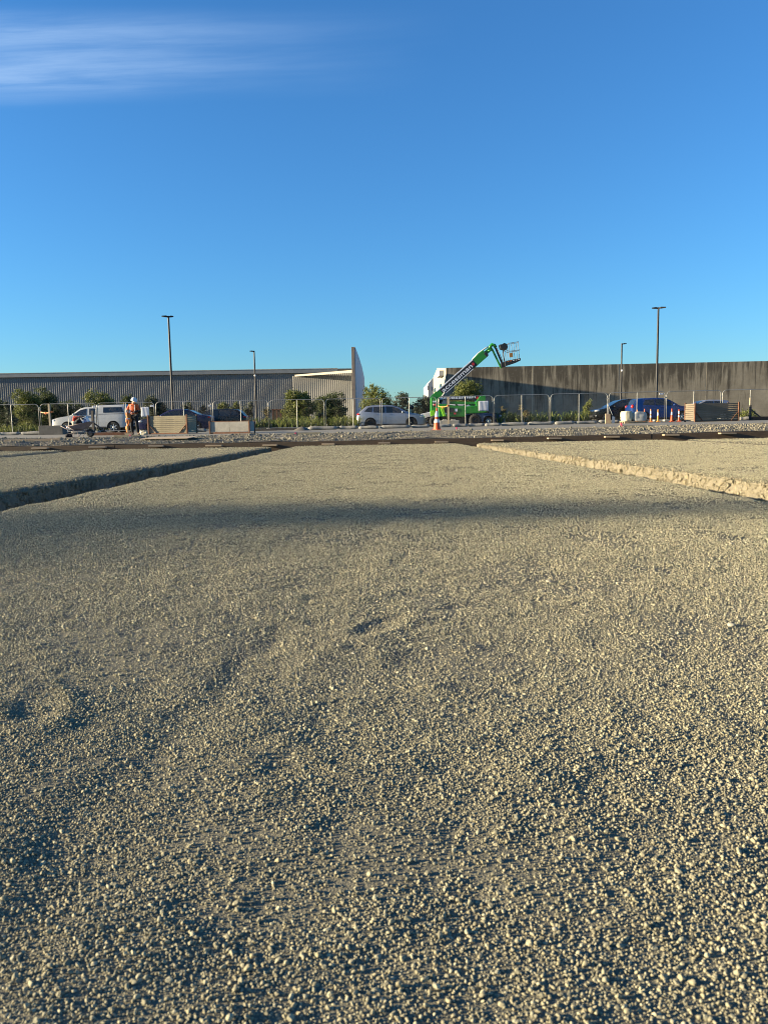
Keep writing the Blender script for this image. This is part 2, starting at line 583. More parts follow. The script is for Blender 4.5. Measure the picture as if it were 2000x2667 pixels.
M['brown_edge'] = worn('brown_precast_edge', (0.28, 0.22, 0.17), 0.85, 0, 0.2, 3, bstr=0.2)
M['roof'] = worn('roof_steel', (0.42, 0.42, 0.40), 0.5, 0.3, 0.1, 1, bstr=0)
M['teal_shed'] = worn('teal_shed_steel', (0.03, 0.09, 0.12), 0.6, 0.1, 0.2, 2, bstr=0)
M['bark'] = worn('bark', (0.10, 0.08, 0.055), 0.9, 0, 0.3, 12, bstr=0.5)
M['leaf_olive'] = leaf_mat('olive_leaves', (0.042, 0.056, 0.014), (0.10, 0.12, 0.027), (0.175, 0.185, 0.045))
M['leaf_dark'] = leaf_mat('dark_leaves', (0.02, 0.032, 0.012), (0.048, 0.066, 0.02), (0.095, 0.115, 0.036))
M['leaf_grey'] = leaf_mat('grey_green_leaves', (0.022, 0.032, 0.02), (0.045, 0.06, 0.035), (0.09, 0.105, 0.06))
M['leaf_strap'] = leaf_mat('strap_leaves', (0.03, 0.05, 0.012), (0.07, 0.10, 0.02), (0.22, 0.22, 0.05))
M['leaf_dry'] = leaf_mat('dry_stems', (0.06, 0.05, 0.025), (0.12, 0.10, 0.045), (0.22, 0.18, 0.08))


def stained_concrete():
    m, nt, bs = new_mat('mould_streaked_concrete')
    v = coords(nt, 'Object')
    vs = coords(nt, 'Object', (1.0, 1.0, 0.07))
    base = ramp(nt, noise(nt, 0.8, 6, 0.62, v), [(0.3, (0.135, 0.118, 0.088)), (0.7, (0.225, 0.20, 0.152))])
    # dark mould runs: narrow in x, long in z, strongest under the top edge
    s1 = noise(nt, 2.8, 6, 0.7, vs, 0.25)
    s2 = noise(nt, 0.30, 4, 0.65, coords(nt, 'Object', (1.0, 1.0, 0.35)), 0.5)
    sepx = nd(nt, 'ShaderNodeSeparateXYZ')
    t = nd(nt, 'ShaderNodeTexCoord')
    nt.links.new(t.outputs['Object'], sepx.inputs[0])
    top = nd(nt, 'ShaderNodeMapRange')
    top.inputs['From Min'].default_value = 1.2
    top.inputs['From Max'].default_value = 5.9
    top.inputs['To Min'].default_value = -0.14
    top.inputs['To Max'].default_value = 0.14
    nt.links.new(sepx.outputs[2], top.inputs[0])
    a = nd(nt, 'ShaderNodeMath', operation='MULTIPLY_ADD')
    nt.links.new(s2, a.inputs[0])
    a.inputs[1].default_value = 0.6
    nt.links.new(s1, a.inputs[2])
    b = nd(nt, 'ShaderNodeMath', operation='ADD')
    nt.links.new(a.outputs[0], b.inputs[0])
    nt.links.new(top.outputs[0], b.inputs[1])
    f = ramp(nt, b.outputs[0], [(0.80, (0, 0, 0)), (0.95, (0.9, 0.9, 0.9))])
    c = mixc(nt, f, base, (0.035, 0.03, 0.022))
    pale = noise(nt, 2.2, 6, 0.7, v, 0.8)
    c = mixc(nt, ramp(nt, pale, [(0.56, (0, 0, 0)), (0.72, (0.30, 0.30, 0.30))]), c, (0.21, 0.195, 0.16))
    nt.links.new(c, bs.inputs['Base Color'])
    bs.inputs['Roughness'].default_value = 0.9
    bump(nt, bs, noise(nt, 9, 4, 0.6, v), 0.15, 0.02)
    return m


M['stained'] = stained_concrete()


# ------------------------------------------------------------------ numeric noise
_lat = {}


def vnoise(x, y, scale, seed=0):
    """smooth value noise in -1..1"""
    if seed not in _lat:
        _lat[seed] = np.random.RandomState(seed + 11).rand(256, 256) * 2 - 1
    L = _lat[seed]
    x = np.asarray(x, float) / scale + 1000.3
    y = np.asarray(y, float) / scale + 1000.7
    xi, yi = np.floor(x).astype(int), np.floor(y).astype(int)
    fx, fy = x - xi, y - yi
    fx = fx * fx * (3 - 2 * fx)
    fy = fy * fy * (3 - 2 * fy)
    a = L[xi % 256, yi % 256]
    b = L[(xi + 1) % 256, yi % 256]
    c = L[xi % 256, (yi + 1) % 256]
    d = L[(xi + 1) % 256, (yi + 1) % 256]
    return (a * (1 - fx) + b * fx) * (1 - fy) + (c * (1 - fx) + d * fx) * fy


FOOTPRINTS = [(-0.02, 2.62, -0.5), (-0.9, 1.9, 0.4), (1.25, 3.1, 0.7)]


def hgt(x, y):
    x = np.asarray(x, float)
    y = np.asarray(y, float)
    z = 0.005 * vnoise(x, y, 1.3, 1) + 0.004 * vnoise(x, y, 0.42, 2) + 0.0035 * vnoise(x, y, 0.16, 3) + 0.003 * vnoise(x, y, 0.07, 4)
    # a faint wheel track runs off to the left front
    tr = x + 0.55 - 0.12 * (y - 1.0)
    z = z - 0.003 * np.exp(-(tr / 0.10) ** 2) + 0.0025 * np.exp(-((tr - 0.2) / 0.07) ** 2)
    # roller and screed marks running across the pad
    for k, (yk, xa, xb, dp) in enumerate(((7.9, -1.6, 0.4, 6), (9.4, -0.3, 1.9, 7), (10.8, -2.4, -0.9, 7), (12.2, -0.6, 2.4, 8), (13.9, -6.5, -4.8, 9), (14.6, 0.2, 2.6, 9), (16.4, -2.6, 0.6, 10), (18.8, -1.0, 2.2, 11), (17.5, -8.5, -5.5, 11), (21.5, -2.2, 1.4, 12))):
        m_ = np.exp(-((x - (xa + xb) / 2) / (0.42 * (xb - xa))) ** 4)
        z = z - 0.001 * dp * m_ * np.exp(-((y - yk - 0.05 * np.sin(x * 1.7 + k) - 0.03 * x) / (0.012 + 0.002 * yk)) ** 2)
    for fx, fy, a in FOOTPRINTS:
        dx, dy = x - fx, y - fy
        u = dx * cos(a) + dy * sin(a)
        v = -dx * sin(a) + dy * cos(a)
        r = (u / 0.055) ** 2 + (v / 0.12) ** 2
        z = z - 0.006 * np.exp(-r ** 2) + 0.003 * np.exp(-((np.sqrt(r) - 1.5) / 0.4) ** 2)
    return z


# edges of the pads: x as a function of depth
def wob(y, s):
    return 0.045 * vnoise(y, 0 * y + s, 0.55, 5) + 0.03 * vnoise(y, 0 * y + s, 0.16, 6) + 0.014 * vnoise(y, 0 * y + s, 0.05, 6)


EDGE = {
    'c_l': lambda y: -3.42 + 0.020 * (y - 7),
    'c_r': lambda y: 3.28 - 0.033 * (y - 6.5),
    'l_r': lambda y: -4.45 + 0.036 * (y - 8.9),
    'l_l': lambda y: -10.05 + 0 * y,
    'r_l': lambda y: 4.30 - 0.058 * (y - 8.65),
    'r_r': lambda y: 9.70 + 0 * y,
    'll_r': lambda y: -10.95 + 0 * y,
    'll_l': lambda y: -24.0 + 0 * y,
    'rr_l': lambda y: 10.42 + 0 * y,
    'rr_r': lambda y: 26.0 + 0 * y,
}
PAD_END = 26.5
TRENCH_D = 0.42


def edge(k, y):
    return EDGE[k](y) + wob(y, hash_seed[k])


hash_seed = {k: i * 3.7 for i, k in enumerate(EDGE)}


def pad(lk, rk, rows, ncol, name):
    rows = np.array(rows)
    xl, xr = edge(lk, rows), edge(rk, rows)
    u = np.linspace(0, 1, ncol)
    X = xl[:, None] + (xr - xl)[:, None] * u[None, :]
    Y = np.repeat(rows[:, None], ncol, 1)
    Yend = PAD_END + 0.06 * vnoise(X[-1], 0 * X[-1], 0.4, 7)
    Y[-1] = Yend
    Z = hgt(X, Y)
    dist = np.minimum(X - xl[:, None], xr[:, None] - X)
    Z = Z - 0.045 * np.exp(-(dist / 0.05))
    nr = len(rows)
    V = [np.stack([X, Y, Z], -1).reshape(-1, 3)]
    idx = np.arange(nr * ncol).reshape(nr, ncol)
    F = [np.stack([idx[:-1, :-1], idx[:-1, 1:], idx[1:, 1:], idx[1:, :-1]], -1).reshape(-1, 4)]
    base = nr * ncol
    lev = np.array([0, 0.10, 0.2, 0.3, 0.4, 0.5, 0.6, 0.7, 0.8, 0.9, 1.0])
    for side, col, sgn in (('l', 0, -1), ('r', ncol - 1, 1)):
        top = V[0].reshape(nr, ncol, 3)[:, col]
        zz = top[:, 2][:, None] * (1 - lev) - TRENCH_D * lev
        d = 0.022 * vnoise(top[:, 1][:, None] + 0 * lev, zz * 1.0, 0.12, 8) + 0.016 * vnoise(top[:, 1][:, None] + 0 * lev, zz, 0.05, 9)
        d = d * np.minimum(1, lev * 6) + lev * 0.04
        xx = top[:, 0][:, None] + sgn * d
        P = np.stack([xx, np.repeat(top[:, 1][:, None], len(lev), 1), zz], -1).reshape(-1, 3)
        V.append(P)
        ii = base + np.arange(nr * len(lev)).reshape(nr, len(lev))
        f = np.stack([ii[:-1, :-1], ii[1:, :-1], ii[1:, 1:], ii[:-1, 1:]], -1).reshape(-1, 4)
        if sgn > 0:
            f = f
        else:
            f = f[:, ::-1]
        F.append(f[:, ::-1])
        base += nr * len(lev)
    # far end face
    top = V[0].reshape(nr, ncol, 3)[-1]
    P = np.concatenate([top, top * [1, 1, 0] + [0, 0.05, -TRENCH_D]])
    V.append(P)
    ii = base + np.arange(ncol)
    F.append(np.stack([ii[:-1], ii[1:], ii[1:] + ncol, ii[:-1] + ncol], -1))
    V = np.concatenate(V)
    F = np.concatenate(F)
    me = bpy.data.meshes.new(name)
    me.from_pydata(V.tolist(), [], F.tolist())
    me.polygons.foreach_set('use_smooth', [True] * len(F))
    me.materials.append(M['gravel'])
    me.materials.append(M['trench_wall'])
    mi = np.zeros(len(F), int)
    mi[(nr - 1) * (ncol - 1):] = 1
    me.polygons.foreach_set('material_index', mi)
    o = bpy.data.objects.new(name, me)
    C.objects.link(o)
    o['kind'] = 'structure'
    return o


def geo_rows(a, b, smin, k):
    r = [a]
    while r[-1] < b:
        r.append(r[-1] + max(smin, k * abs(r[-1])))
    r[-1] = b
    return r


def structure(o):
    o['kind'] = 'structure'
    return o


# ------------------------------------------------------------------ ground
structure(MB().add([(-3000, -3000, -0.47), (3000, -3000, -0.47), (3000, 3000, -0.47), (-3000, 3000, -0.47)], [(0, 1, 2, 3)]).build('ground', M['earth']))
structure(MB().add([(-60, -12, -0.425), (60, -12, -0.425), (60, 28, -0.425), (-60, 28, -0.425)], [(0, 1, 2, 3)]).build('trench_floor', M['subsoil']))
# raised terrain beyond the pads, up to the horizon
tb = MB()
xs = [-3000, -60, -20, 0, 20, 40, 60, 3000]
ys = [27.72, 33, 47, 60, 150, 3000]
vs = [(x, y, gz(x, y)) for y in ys for x in xs] + [(x, 27.72, -0.47) for x in xs]
n = len(xs)
fs = [(j * n + i, j * n + i + 1, (j + 1) * n + i + 1, (j + 1) * n + i) for j in range(len(ys) - 1) for i in range(n - 1)]
b0 = n * len(ys)
fs += [(b0 + i, b0 + i + 1, i + 1, i) for i in range(n - 1)]
structure(tb.add(vs, fs).build('terrain', M['earth']))

main_pad = pad('c_l', 'c_r', geo_rows(-4, 0.5, 0.25, 0)[:-1] + geo_rows(0.5, PAD_END, 0.016, 0.007), 280, 'gravel_pad')
side_rows = geo_rows(-4, 4, 0.12, 0)[:-1] + geo_rows(4, PAD_END, 0.035, 0.006)
for a, b in (('l_l', 'l_r'), ('r_l', 'r_r')):
    pad(a, b, side_rows, 90, 'gravel_pad')
for a, b in (('ll_l', 'll_r'), ('rr_l', 'rr_r')):
    pad(a, b, geo_rows(-4, PAD_END, 0.10, 0), 60, 'gravel_pad')

# access road: dusty asphalt sheet 4 mm over the terrain, uneven near edge
rb = MB()
rx = np.arange(-60, 60.1, 0.25)
ryn = 32.6 + 0.35 * vnoise(rx, 0 * rx, 1.6, 12) + 0.15 * vnoise(rx, 0 * rx, 0.5, 13)
vs = []
for x, y in zip(rx, ryn):
    for yy in (y, 36, 40, 47, 60, 79):
        vs.append((x, yy, gz(x, yy) + 0.006))
fs = []
for i in range(len(rx) - 1):
    for j in range(5):
        a = i * 6 + j
        fs.append((a, a + 6, a + 7, a + 1))
structure(rb.add(vs, fs).build('road', M['asphalt']))

# rubble verge between the formwork and the road
vb = MB()
vx = np.arange(-24, 26.01, 0.12)
vy = np.arange(27.72, 33.6, 0.12)
VX, VY = np.meshgrid(vx, vy)


def verge_z(x, y):
    x = np.asarray(x, float)
    y = np.asarray(y, float)
    base = np.interp(y, [27, 33, 47], [0.10, 0.34, 0.46]) + 0.006 * np.clip(x, 0, 40)
    t = np.clip((33.4 - y) / 1.2, 0, 1) * np.clip((y - 27.6) / 0.5, 0, 1)
    bumpz = 0.045 * vnoise(x, y, 1.7, 20) + 0.045 * vnoise(x, y, 0.6, 21) + 0.02 * vnoise(x, y, 0.22, 22)
    return base + 0.012 + t * (0.03 + bumpz) - 0.04 * np.clip((y - 33.0) / 0.6, 0, 1)


VZ = verge_z(VX, VY)
nr, nc = VX.shape
idx = np.arange(nr * nc).reshape(nr, nc)
F = np.stack([idx[:-1, :-1], idx[:-1, 1:], idx[1:, 1:], idx[1:, :-1]], -1).reshape(-1, 4)
me = bpy.data.meshes.new('rubble_verge')
me.from_pydata(np.stack([VX, VY, VZ], -1).reshape(-1, 3).tolist(), [], F.tolist())
o = bpy.data.objects.new('rubble_verge', me)
C.objects.link(o)
M['verge'] = worn('crushed_rubble', (0.11, 0.10, 0.08), 0.95, 0, 0.45, 14, (0.16, 0.15, 0.13), 0.6, 1.0)
me.materials.append(M['verge'])
structure(o)


# ------------------------------------------------------------------ loose stone, instanced
def stone_mesh(seed, flat):
    rnd = random.Random(seed)
    bm = bmesh.new()
    bmesh.ops.create_icosphere(bm, subdivisions=2, radius=1)
    ax = Vector((rnd.uniform(0.85, 1.25), rnd.uniform(0.75, 1.0), flat))
    cuts = [(Vector((rnd.gauss(0, 1), rnd.gauss(0, 1), rnd.gauss(0, 1))).normalized(), rnd.uniform(0.45, 0.8)) for _ in range(9)]
    for v in bm.verts:
        for nrm, d in cuts:
            k = v.co.dot(nrm)
            if k > d:
                v.co -= nrm * (k - d)
        v.co = Vector((v.co.x * ax.x, v.co.y * ax.y, v.co.z * ax.z)) * rnd.uniform(0.93, 1.07)
    me = bpy.data.meshes.new('stone_shape')
    bm.to_mesh(me)
    bm.free()
    return me


def stone_set(name, mat, flats):
    col = bpy.data.collections.new(name)
    for i, fl in enumerate(flats):
        me = stone_mesh(hash(name) % 50 if False else i + len(name) * 10, fl)
        me.materials.append(mat)
        o = bpy.data.objects.new('stone_shape', me)
        col.objects.link(o)
    return col


def scatter(name, pts, scl, rot, var, col):
    me = bpy.data.meshes.new(name)
    n = len(pts)
    me.vertices.add(n)
    me.vertices.foreach_set('co', np.asarray(pts, np.float32).ravel())
    a = me.attributes.new('sc', 'FLOAT', 'POINT')
    a.data.foreach_set('value', np.asarray(scl, np.float32))
    a = me.attributes.new('rot', 'FLOAT_VECTOR', 'POINT')
    a.data.foreach_set('vector', np.asarray(rot, np.float32).ravel())
    a = me.attributes.new('pick', 'INT', 'POINT')
    a.data.foreach_set('value', np.asarray(var, np.int32))
    o = bpy.data.objects.new(name, me)
    C.objects.link(o)
    ng = bpy.data.node_groups.new(name, 'GeometryNodeTree')
    ng.interface.new_socket('Geometry', in_out='INPUT', socket_type='NodeSocketGeometry')
    ng.interface.new_socket('Geometry', in_out='OUTPUT', socket_type='NodeSocketGeometry')
    gi = ng.nodes.new('NodeGroupInput')
    go = ng.nodes.new('NodeGroupOutput')
    ci = ng.nodes.new('GeometryNodeCollectionInfo')
    ci.inputs['Collection'].default_value = col
    ci.inputs['Separate Children'].default_value = True
    ci.inputs['Reset Children'].default_value = True
    iop = ng.nodes.new('GeometryNodeInstanceOnPoints')
    iop.inputs['Pick Instance'].default_value = True

    def attr(nm, typ):
        n = ng.nodes.new('GeometryNodeInputNamedAttribute')
        n.data_type = typ
        n.inputs['Name'].default_value = nm
        return n.outputs['Attribute']
    ng.links.new(gi.outputs[0], iop.inputs['Points'])
    ng.links.new(ci.outputs[0], iop.inputs['Instance'])
    ng.links.new(attr('pick', 'INT'), iop.inputs['Instance Index'])
    ng.links.new(attr('rot', 'FLOAT_VECTOR'), iop.inputs['Rotation'])
    ng.links.new(attr('sc', 'FLOAT'), iop.inputs['Scale'])
    ng.links.new(iop.outputs[0], go.inputs[0])
    mod = o.modifiers.new('scatter', 'NODES')
    mod.node_group = ng
    o['kind'] = 'stuff'
    return o


rs = np.random.RandomState(3)
pts, scl = [], []
y = 0.55
while y < PAD_END - 0.03:
    s = max(0.0048, 0.0022 * min(y, 8.0) + 0.0036 * max(0.0, y - 8.0))
    half = 0.56 * y + 0.75
    xs_ = np.arange(-half, half, s)
    xs_ = xs_ + rs.uniform(-0.5, 0.5, len(xs_)) * s * 1.1
    ys_ = y + rs.uniform(-0.5, 0.5, len(xs_)) * s * 1.1
    keep = ys_ < PAD_END - 0.02
    ok = np.zeros(len(xs_), bool)
    rim = np.full(len(xs_), 9.0)
    for a, b in (('c_l', 'c_r'), ('l_l', 'l_r'), ('r_l', 'r_r'), ('ll_l', 'll_r'), ('rr_l', 'rr_r')):
        ea, eb = edge(a, ys_), edge(b, ys_)
        ins = (xs_ > ea + 0.006) & (xs_ < eb - 0.006)
        ok |= ins
        rim = np.where(ins, np.minimum(xs_ - ea, eb - xs_), rim)
    # patches where fines have filled the bed and fewer stones stand proud
    fines = vnoise(xs_, ys_, 0.35, 31) + 0.6 * vnoise(xs_, ys_, 0.11, 32)
    keep &= ok & (rs.rand(len(xs_)) < np.clip(0.97 - 0.95 * np.clip(fines - 0.1, 0, 1), 0.38, 1))
    xs_, ys_, rim = xs_[keep], ys_[keep], rim[keep]
    size = s * np.exp(rs.normal(-0.84, 0.36, len(xs_)))
    big = rs.rand(len(xs_)) < 0.012
    size = np.where(big, size * 1.6, size)
    size = np.minimum(np.minimum(size, s * 1.25), 0.0054 + 0.0004 * y)
    sink = rs.uniform(-0.2, 0.9, len(xs_))
    zs_ = hgt(xs_, ys_) - 0.045 * np.exp(-(rim / 0.05)) + size * sink * 0.8
    pts.append(np.stack([xs_, ys_, zs_], -1))
    scl.append(size)
    y += s
pts = np.concatenate(pts)
scl = np.concatenate(scl)
N = len(pts)
rot = np.stack([rs.normal(0, 0.5, N), rs.normal(0, 0.5, N), rs.uniform(0, 6.28, N)], -1)
print('gravel stones', N)
scatter('gravel', pts, scl, rot, rs.randint(0, 8, N), stone_set('gravel_set', M['stone'], [0.6, 0.7, 0.8, 0.55, 0.9, 0.75, 0.65, 0.85]))['label'] = 'pale grey loose gravel covering the compacted building pads'

# cobbles showing in the trench sides
tp, ts = [], []
for k, sgn, nn in (('l_r', 1, 11000), ('r_l', -1, 11000), ('rr_l', -1, 2500), ('ll_r', 1, 2500)):
    yy = 5 + 21.4 * rs.rand(nn) ** 1.3
    lz = rs.rand(nn)
    zz = -TRENCH_D * lz - 0.005
    r = np.exp(rs.normal(-4.65, 0.5, nn))
    r = np.clip(r, 0.008, 0.055)
    xx = edge(k, yy) + sgn * (0.04 * lz + 0.25 * r)
    tp.append(np.stack([xx, yy, zz], -1))
    ts.append(r)
tp = np.concatenate(tp)
ts = np.concatenate(ts)
n = len(tp)
M['trench_stone'] = stone_mat('trench_stone', (0.20, 0.177, 0.12), 0.25)
scatter('trench_cobbles', tp, ts, rs.uniform(0, 6.28, (n, 3)), rs.randint(0, 4, n), stone_set('trench_set', M['trench_stone'], [0.7, 0.8, 0.9, 0.6]))['label'] = 'rounded cobbles bedded in the cut trench sides'

# rubble
n = 65000
xx = rs.uniform(-22, 24, n)
yy = 27.78 + 5.6 * rs.rand(n) ** 1.15
r = np.clip(np.exp(rs.normal(-4.35, 0.55, n)), 0.006, 0.075)
rp = np.stack([xx, yy, verge_z(xx, yy) + r * 0.25], -1)
scatter('rubble', rp, r, rs.uniform(0, 6.28, (n, 3)), rs.randint(0, 5, n), stone_set('rubble_set', M['rubble'], [0.6, 0.7, 0.8, 0.9, 0.55]))['label'] = 'grey crushed rubble piled along the road edge'


def single_stone(name, p, r, seed, mat, parent=None, flat=0.7):
    me = stone_mesh(seed, flat)
    me.materials.append(mat)
    me.polygons.foreach_set('use_smooth', [True] * len(me.polygons))
    o = bpy.data.objects.new(name, me)
    C.objects.link(o)
    o.location = p
    o.scale = (r, r, r)
    o.rotation_euler = (0, 0, seed)
    o.parent = parent
    return o


# the larger pebbles lying on the near pad
M['pebble'] = stone_mat('pebble', (0.30, 0.28, 0.215), 0.1)
for i, (px, py, w) in enumerate([(1445, 2428, 26), (820, 1722, 20), (921, 1708, 19), (777, 1787, 19), (1430, 1514, 30), (1905, 1635, 32), (486, 1478, 20), (345, 1480, 16), (1097, 1331, 7), (1905, 1420, 16), (120, 1510, 14), (1990, 2420, 26)]):
    d = ray(px, py)
    t = -CAM_H / d.z
    X, Y = d.x * t, d.y * t
    rr = w * sqrt(X * X + Y * Y + 0.49) / 2000 / 3
    single_stone('pebble', (X, Y, float(hgt(X, Y)) + rr * 0.35), rr, 60 + i, M['pebble'], main_pad, 0.55)

# ------------------------------------------------------------------ formwork along the far trench
fw = thing('formwork_edging', 'dark timber formwork boards edging the far trench below the rubble', 'formwork', (0, 27.6, 0))
bx = -24.0
while bx < 25:
    L = 4.8
    zt = 0.135 + 0.006 * max(0, bx + L / 2)
    MB().box((0, 0, 0), (L - 0.012, 0.045, 0.36)).build('board', M['form_timber'], fw, 0.004, (bx + L / 2, random.uniform(-0.008, 0.008), zt - 0.18)).rotation_euler = (0, -0.006 if bx > -2 else random.uniform(-0.001, 0.001), 0)
    bx += L
for x0, x1, py in [(-70, -28, 1171), (81, 122, 1168), (231, 274, 1165), (386, 424, 1162), (535, 578, 1161), (683, 721, 1161), (838, 871, 1157), (985, 1016, 1154), (1134, 1167, 1151), (1281, 1312, 1147), (1428, 1463, 1142), (1577, 1614, 1138), (1730, 1769, 1133), (1877, 1918, 1129), (2030, 2070, 1126)]:
    a, b = at(x0, py, 27.35), at(x1, py, 27.35)
    w = b.x - a.x
    MB().box((0, 0, 0), (w, 0.24, 0.05)).build('cleat', M['raw_timber'], fw, 0.004, ((a.x + b.x) / 2, -0.145 + random.uniform(-0.02, 0.02), max(0.03, a.z))).rotation_euler = (0, 0.0175, random.uniform(-0.06, 0.06))


# ------------------------------------------------------------------ left warehouse
def corrugated(p0, p1, z0, z1a, z1b, pitch=0.22, depth=0.038):
    p0, p1 = Vector(p0), Vector(p1)
    d = (p1 - p0)
    L = d.length
    d.normalize()
    nrm = Vector((d.y, -d.x, 0))
    if nrm.y > 0:
        nrm = -nrm
    prof = []
    s = 0
    while s < L - pitch:
        prof += [(s, 0), (s + 0.40 * pitch, 0), (s + 0.60 * pitch, depth), (s + 0.85 * pitch, depth)]
        s += pitch
    prof.append((L, 0))
    vs = []
    for s, o in prof:
        q = p0 + d * s + nrm * o
        vs.append((q.x, q.y, z0))
        vs.append((q.x, q.y, z1a + (z1b - z1a) * s / L))
    fs = [(2 * i, 2 * i + 2, 2 * i + 3, 2 * i + 1) for i in range(len(prof) - 1)]
    return vs, fs


wall_y = lambda X: 81 + 0.03 * (X + 40)
XL, XM = -62.0, -9.4
wt = at(500, 966, wall_y(-20.3)).z
lw = thing('warehouse', 'long low warehouse clad in grey ribbed steel on the left', 'building', (0, 0, 0))
vs, fs = corrugated((XL, wall_y(XL)), (XM, wall_y(XM)), 0.3, wt - 0.35, wt - 0.35) if False else corrugated((XL, wall_y(XL), 0), (-4.7, wall_y(-4.7), 0), 0.3, wt - 0.36, wt - 0.36)
MB().add(vs, fs).build('ribbed_wall', M['clad'], lw)
ang = math.atan(0.03)
cx = (XL - 4.6) / 2
Lf = (-4.6 - XL)
MB().box((0, 0, 0), (Lf, 0.30, 0.38)).build('fascia', M['clad_dark'], lw, 0.01, (cx, wall_y(cx) - 0.06, wt - 0.19)).rotation_euler = (0, 0, ang)
MB().box((0, 0, 0), (Lf, 0.36, 0.06)).build('roof_edge', M['flash_cream'], lw, 0.0, (cx, wall_y(cx) - 0.05, wt + 0.033)).rotation_euler = (0, 0, ang)
MB().add([(XL, wall_y(XL), wt + 0.03), (-3.2, wall_y(-3.2), wt + 0.03), (-3.2, 89, wt + 0.25), (XL, 89, wt + 0.25)], [(0, 1, 2, 3)]).build('roof', M['roof'], lw)
# angled bay at the right end with its oversailing flashing
pe = Vector((-2.98, 80.6, 0))
pm = Vector((XM, wall_y(XM) - 0.10, 0))
zA, zB = at(770, 979, 81.8).z, at(918, 968, 80.1).z
vs, fs = corrugated(pm, pe, 0.3, zA, zB)
MB().add(vs, fs).build('angled_ribbed_wall', M['clad_sunlit'], lw)
a = at(768, 978, 81.62)
b = at(919, 966.5, 78.3)
vv_ = [a + Vector((0, 0.0, -0.09)), b + Vector((0, 0, -0.13)), b + Vector((0, 0, 0.13)), a + Vector((0, 0, 0.09))]
back = [Vector((a.x, 81.95, a.z - 0.05)), Vector((pe.x, 80.0, b.z - 0.05)), Vector((pe.x, 80.0, b.z + 0.02)), Vector((a.x, 81.95, a.z + 0.02))]
MB().add(vv_ + back, [(0, 1, 2, 3), (0, 4, 5, 1), (1, 5, 6, 2), (3, 2, 6, 7), (0, 3, 7, 4), (4, 7, 6, 5)]).build('canopy_flashing', M['flash_cream'], lw)
# tall precast end wall
xl_, xr_ = at(917, 1000, 76.6).x, at(925, 1000, 76.6).x
ft = at(921, 903, 76.6).z
ew = thing('end_wall', 'tall pale precast end wall standing beyond the right end of the ribbed warehouse', 'wall', (0, 0, 0))
MB().box(((xl_ + xr_) / 2, 76.7, (ft + 0.3) / 2), (xr_ - xl_, 0.2, ft - 0.3)).build('edge_cover', M['brown_edge'], ew, 0.01)
# the wall runs back at a slant, its top falling away from the street edge
tops = [(922, 903, 76.82), (932, 928, 78.9), (941, 955, 81.6), (948, 985, 84.6)]
th_ = 0.2
for k in range(len(tops) - 1):
    (pa, ya, Ya), (pb, yb, Yb) = tops[k], tops[k + 1]
    a, b = at(pa + 3 - k * 0.6, ya, Ya), at(pb + 3 - (k + 1) * 0.6, yb, Yb)
    g = 0.012 if k else 0.0
    v8 = []
    for q, sgn in ((a, 1), (b, -1)):
        for zz in (0.3, q.z):
            v8 += [(q.x, q.y + sgn * g, zz), (q.x - th_, q.y + sgn * g, zz)]
    MB().add(v8, [(0, 4, 6, 2), (1, 3, 7, 5), (2, 6, 7, 3), (0, 2, 3, 1), (4, 5, 7, 6), (0, 1, 5, 4)]).build('wall_panel', M['pale_wall'], ew)

# ------------------------------------------------------------------ right warehouse
rw = thing('concrete_warehouse', 'mould streaked concrete warehouse wall on the right with white side', 'building', (0, 0, 0))
wy = lambda X: 80.0 - 0.055 * (X - 6.4)
XR0 = at(1162, 1000, 80).x
cols = [1162, 1387, 1612, 1838, 2064, 2290, 2520]


def wall_x(px):
    X = 6.0
    for _ in range(12):
        X = at(px, 1000, wy(X)).x
    return X


rt = at(1165, 957.5, wy(XR0)).z
rang = math.atan(-0.055)
for i in range(len(cols) - 1):
    xa, xb = wall_x(cols[i]), wall_x(cols[i + 1])
    xm = (xa + xb) / 2
    w = (xb - xa) / cos(rang)
    d = 0.008 if i % 2 else 0.0
    MB().box((xm, wy(xm) + 0.1 - d, (rt + 0.35) / 2), (w - 0.04, 0.2, rt - 0.35), rz=rang).build('concrete_panel', M['stained'], rw, 0.012)
    if i:
        MB().box((xa, wy(xa) + 0.04 - (0.02 if i == 1 else 0), (rt + 0.35) / 2), (0.035 if i > 1 else 0.07, 0.06, rt - 0.4), rz=rang).build('joint_strip', M['flash_cream'] if i == 1 else M['concrete'], rw)
zn = at(1161, 958, 80).z
z2 = at(1136, 958, 92.6).z
z3 = at(1126, 983, 100).z
sx = XR0
sw = MB()
poly = [(80.25, 0.35), (80.25, zn - 0.01), (92.6, z2), (100, z3), (100, 0.35)]
vs = [(sx, q[0], q[1]) for q in poly] + [(sx + 0.2, q[0], q[1]) for q in poly]
nq = len(poly)
sw.add(vs, [tuple(reversed(range(nq))), tuple(range(nq, 2 * nq))] + [(i, (i + 1) % nq, nq + (i + 1) % nq, nq + i) for i in range(nq)])
sw.build('side_wall', M['white_wall'], rw)


def side_rect(px0, py0, px1, py1, name, mat, proud):
    Ya = sx / ((px0 - 1000) / 2000)
    Yb = sx / ((px1 - 1000) / 2000)
    za = at((px0 + px1) / 2, py0, (Ya + Yb) / 2).z
    zb = at((px0 + px1) / 2, py1, (Ya + Yb) / 2).z
    return MB().box((sx - proud / 2, (Ya + Yb) / 2, (za + zb) / 2), (proud, abs(Ya - Yb), abs(za - zb))).build(name, mat, rw)


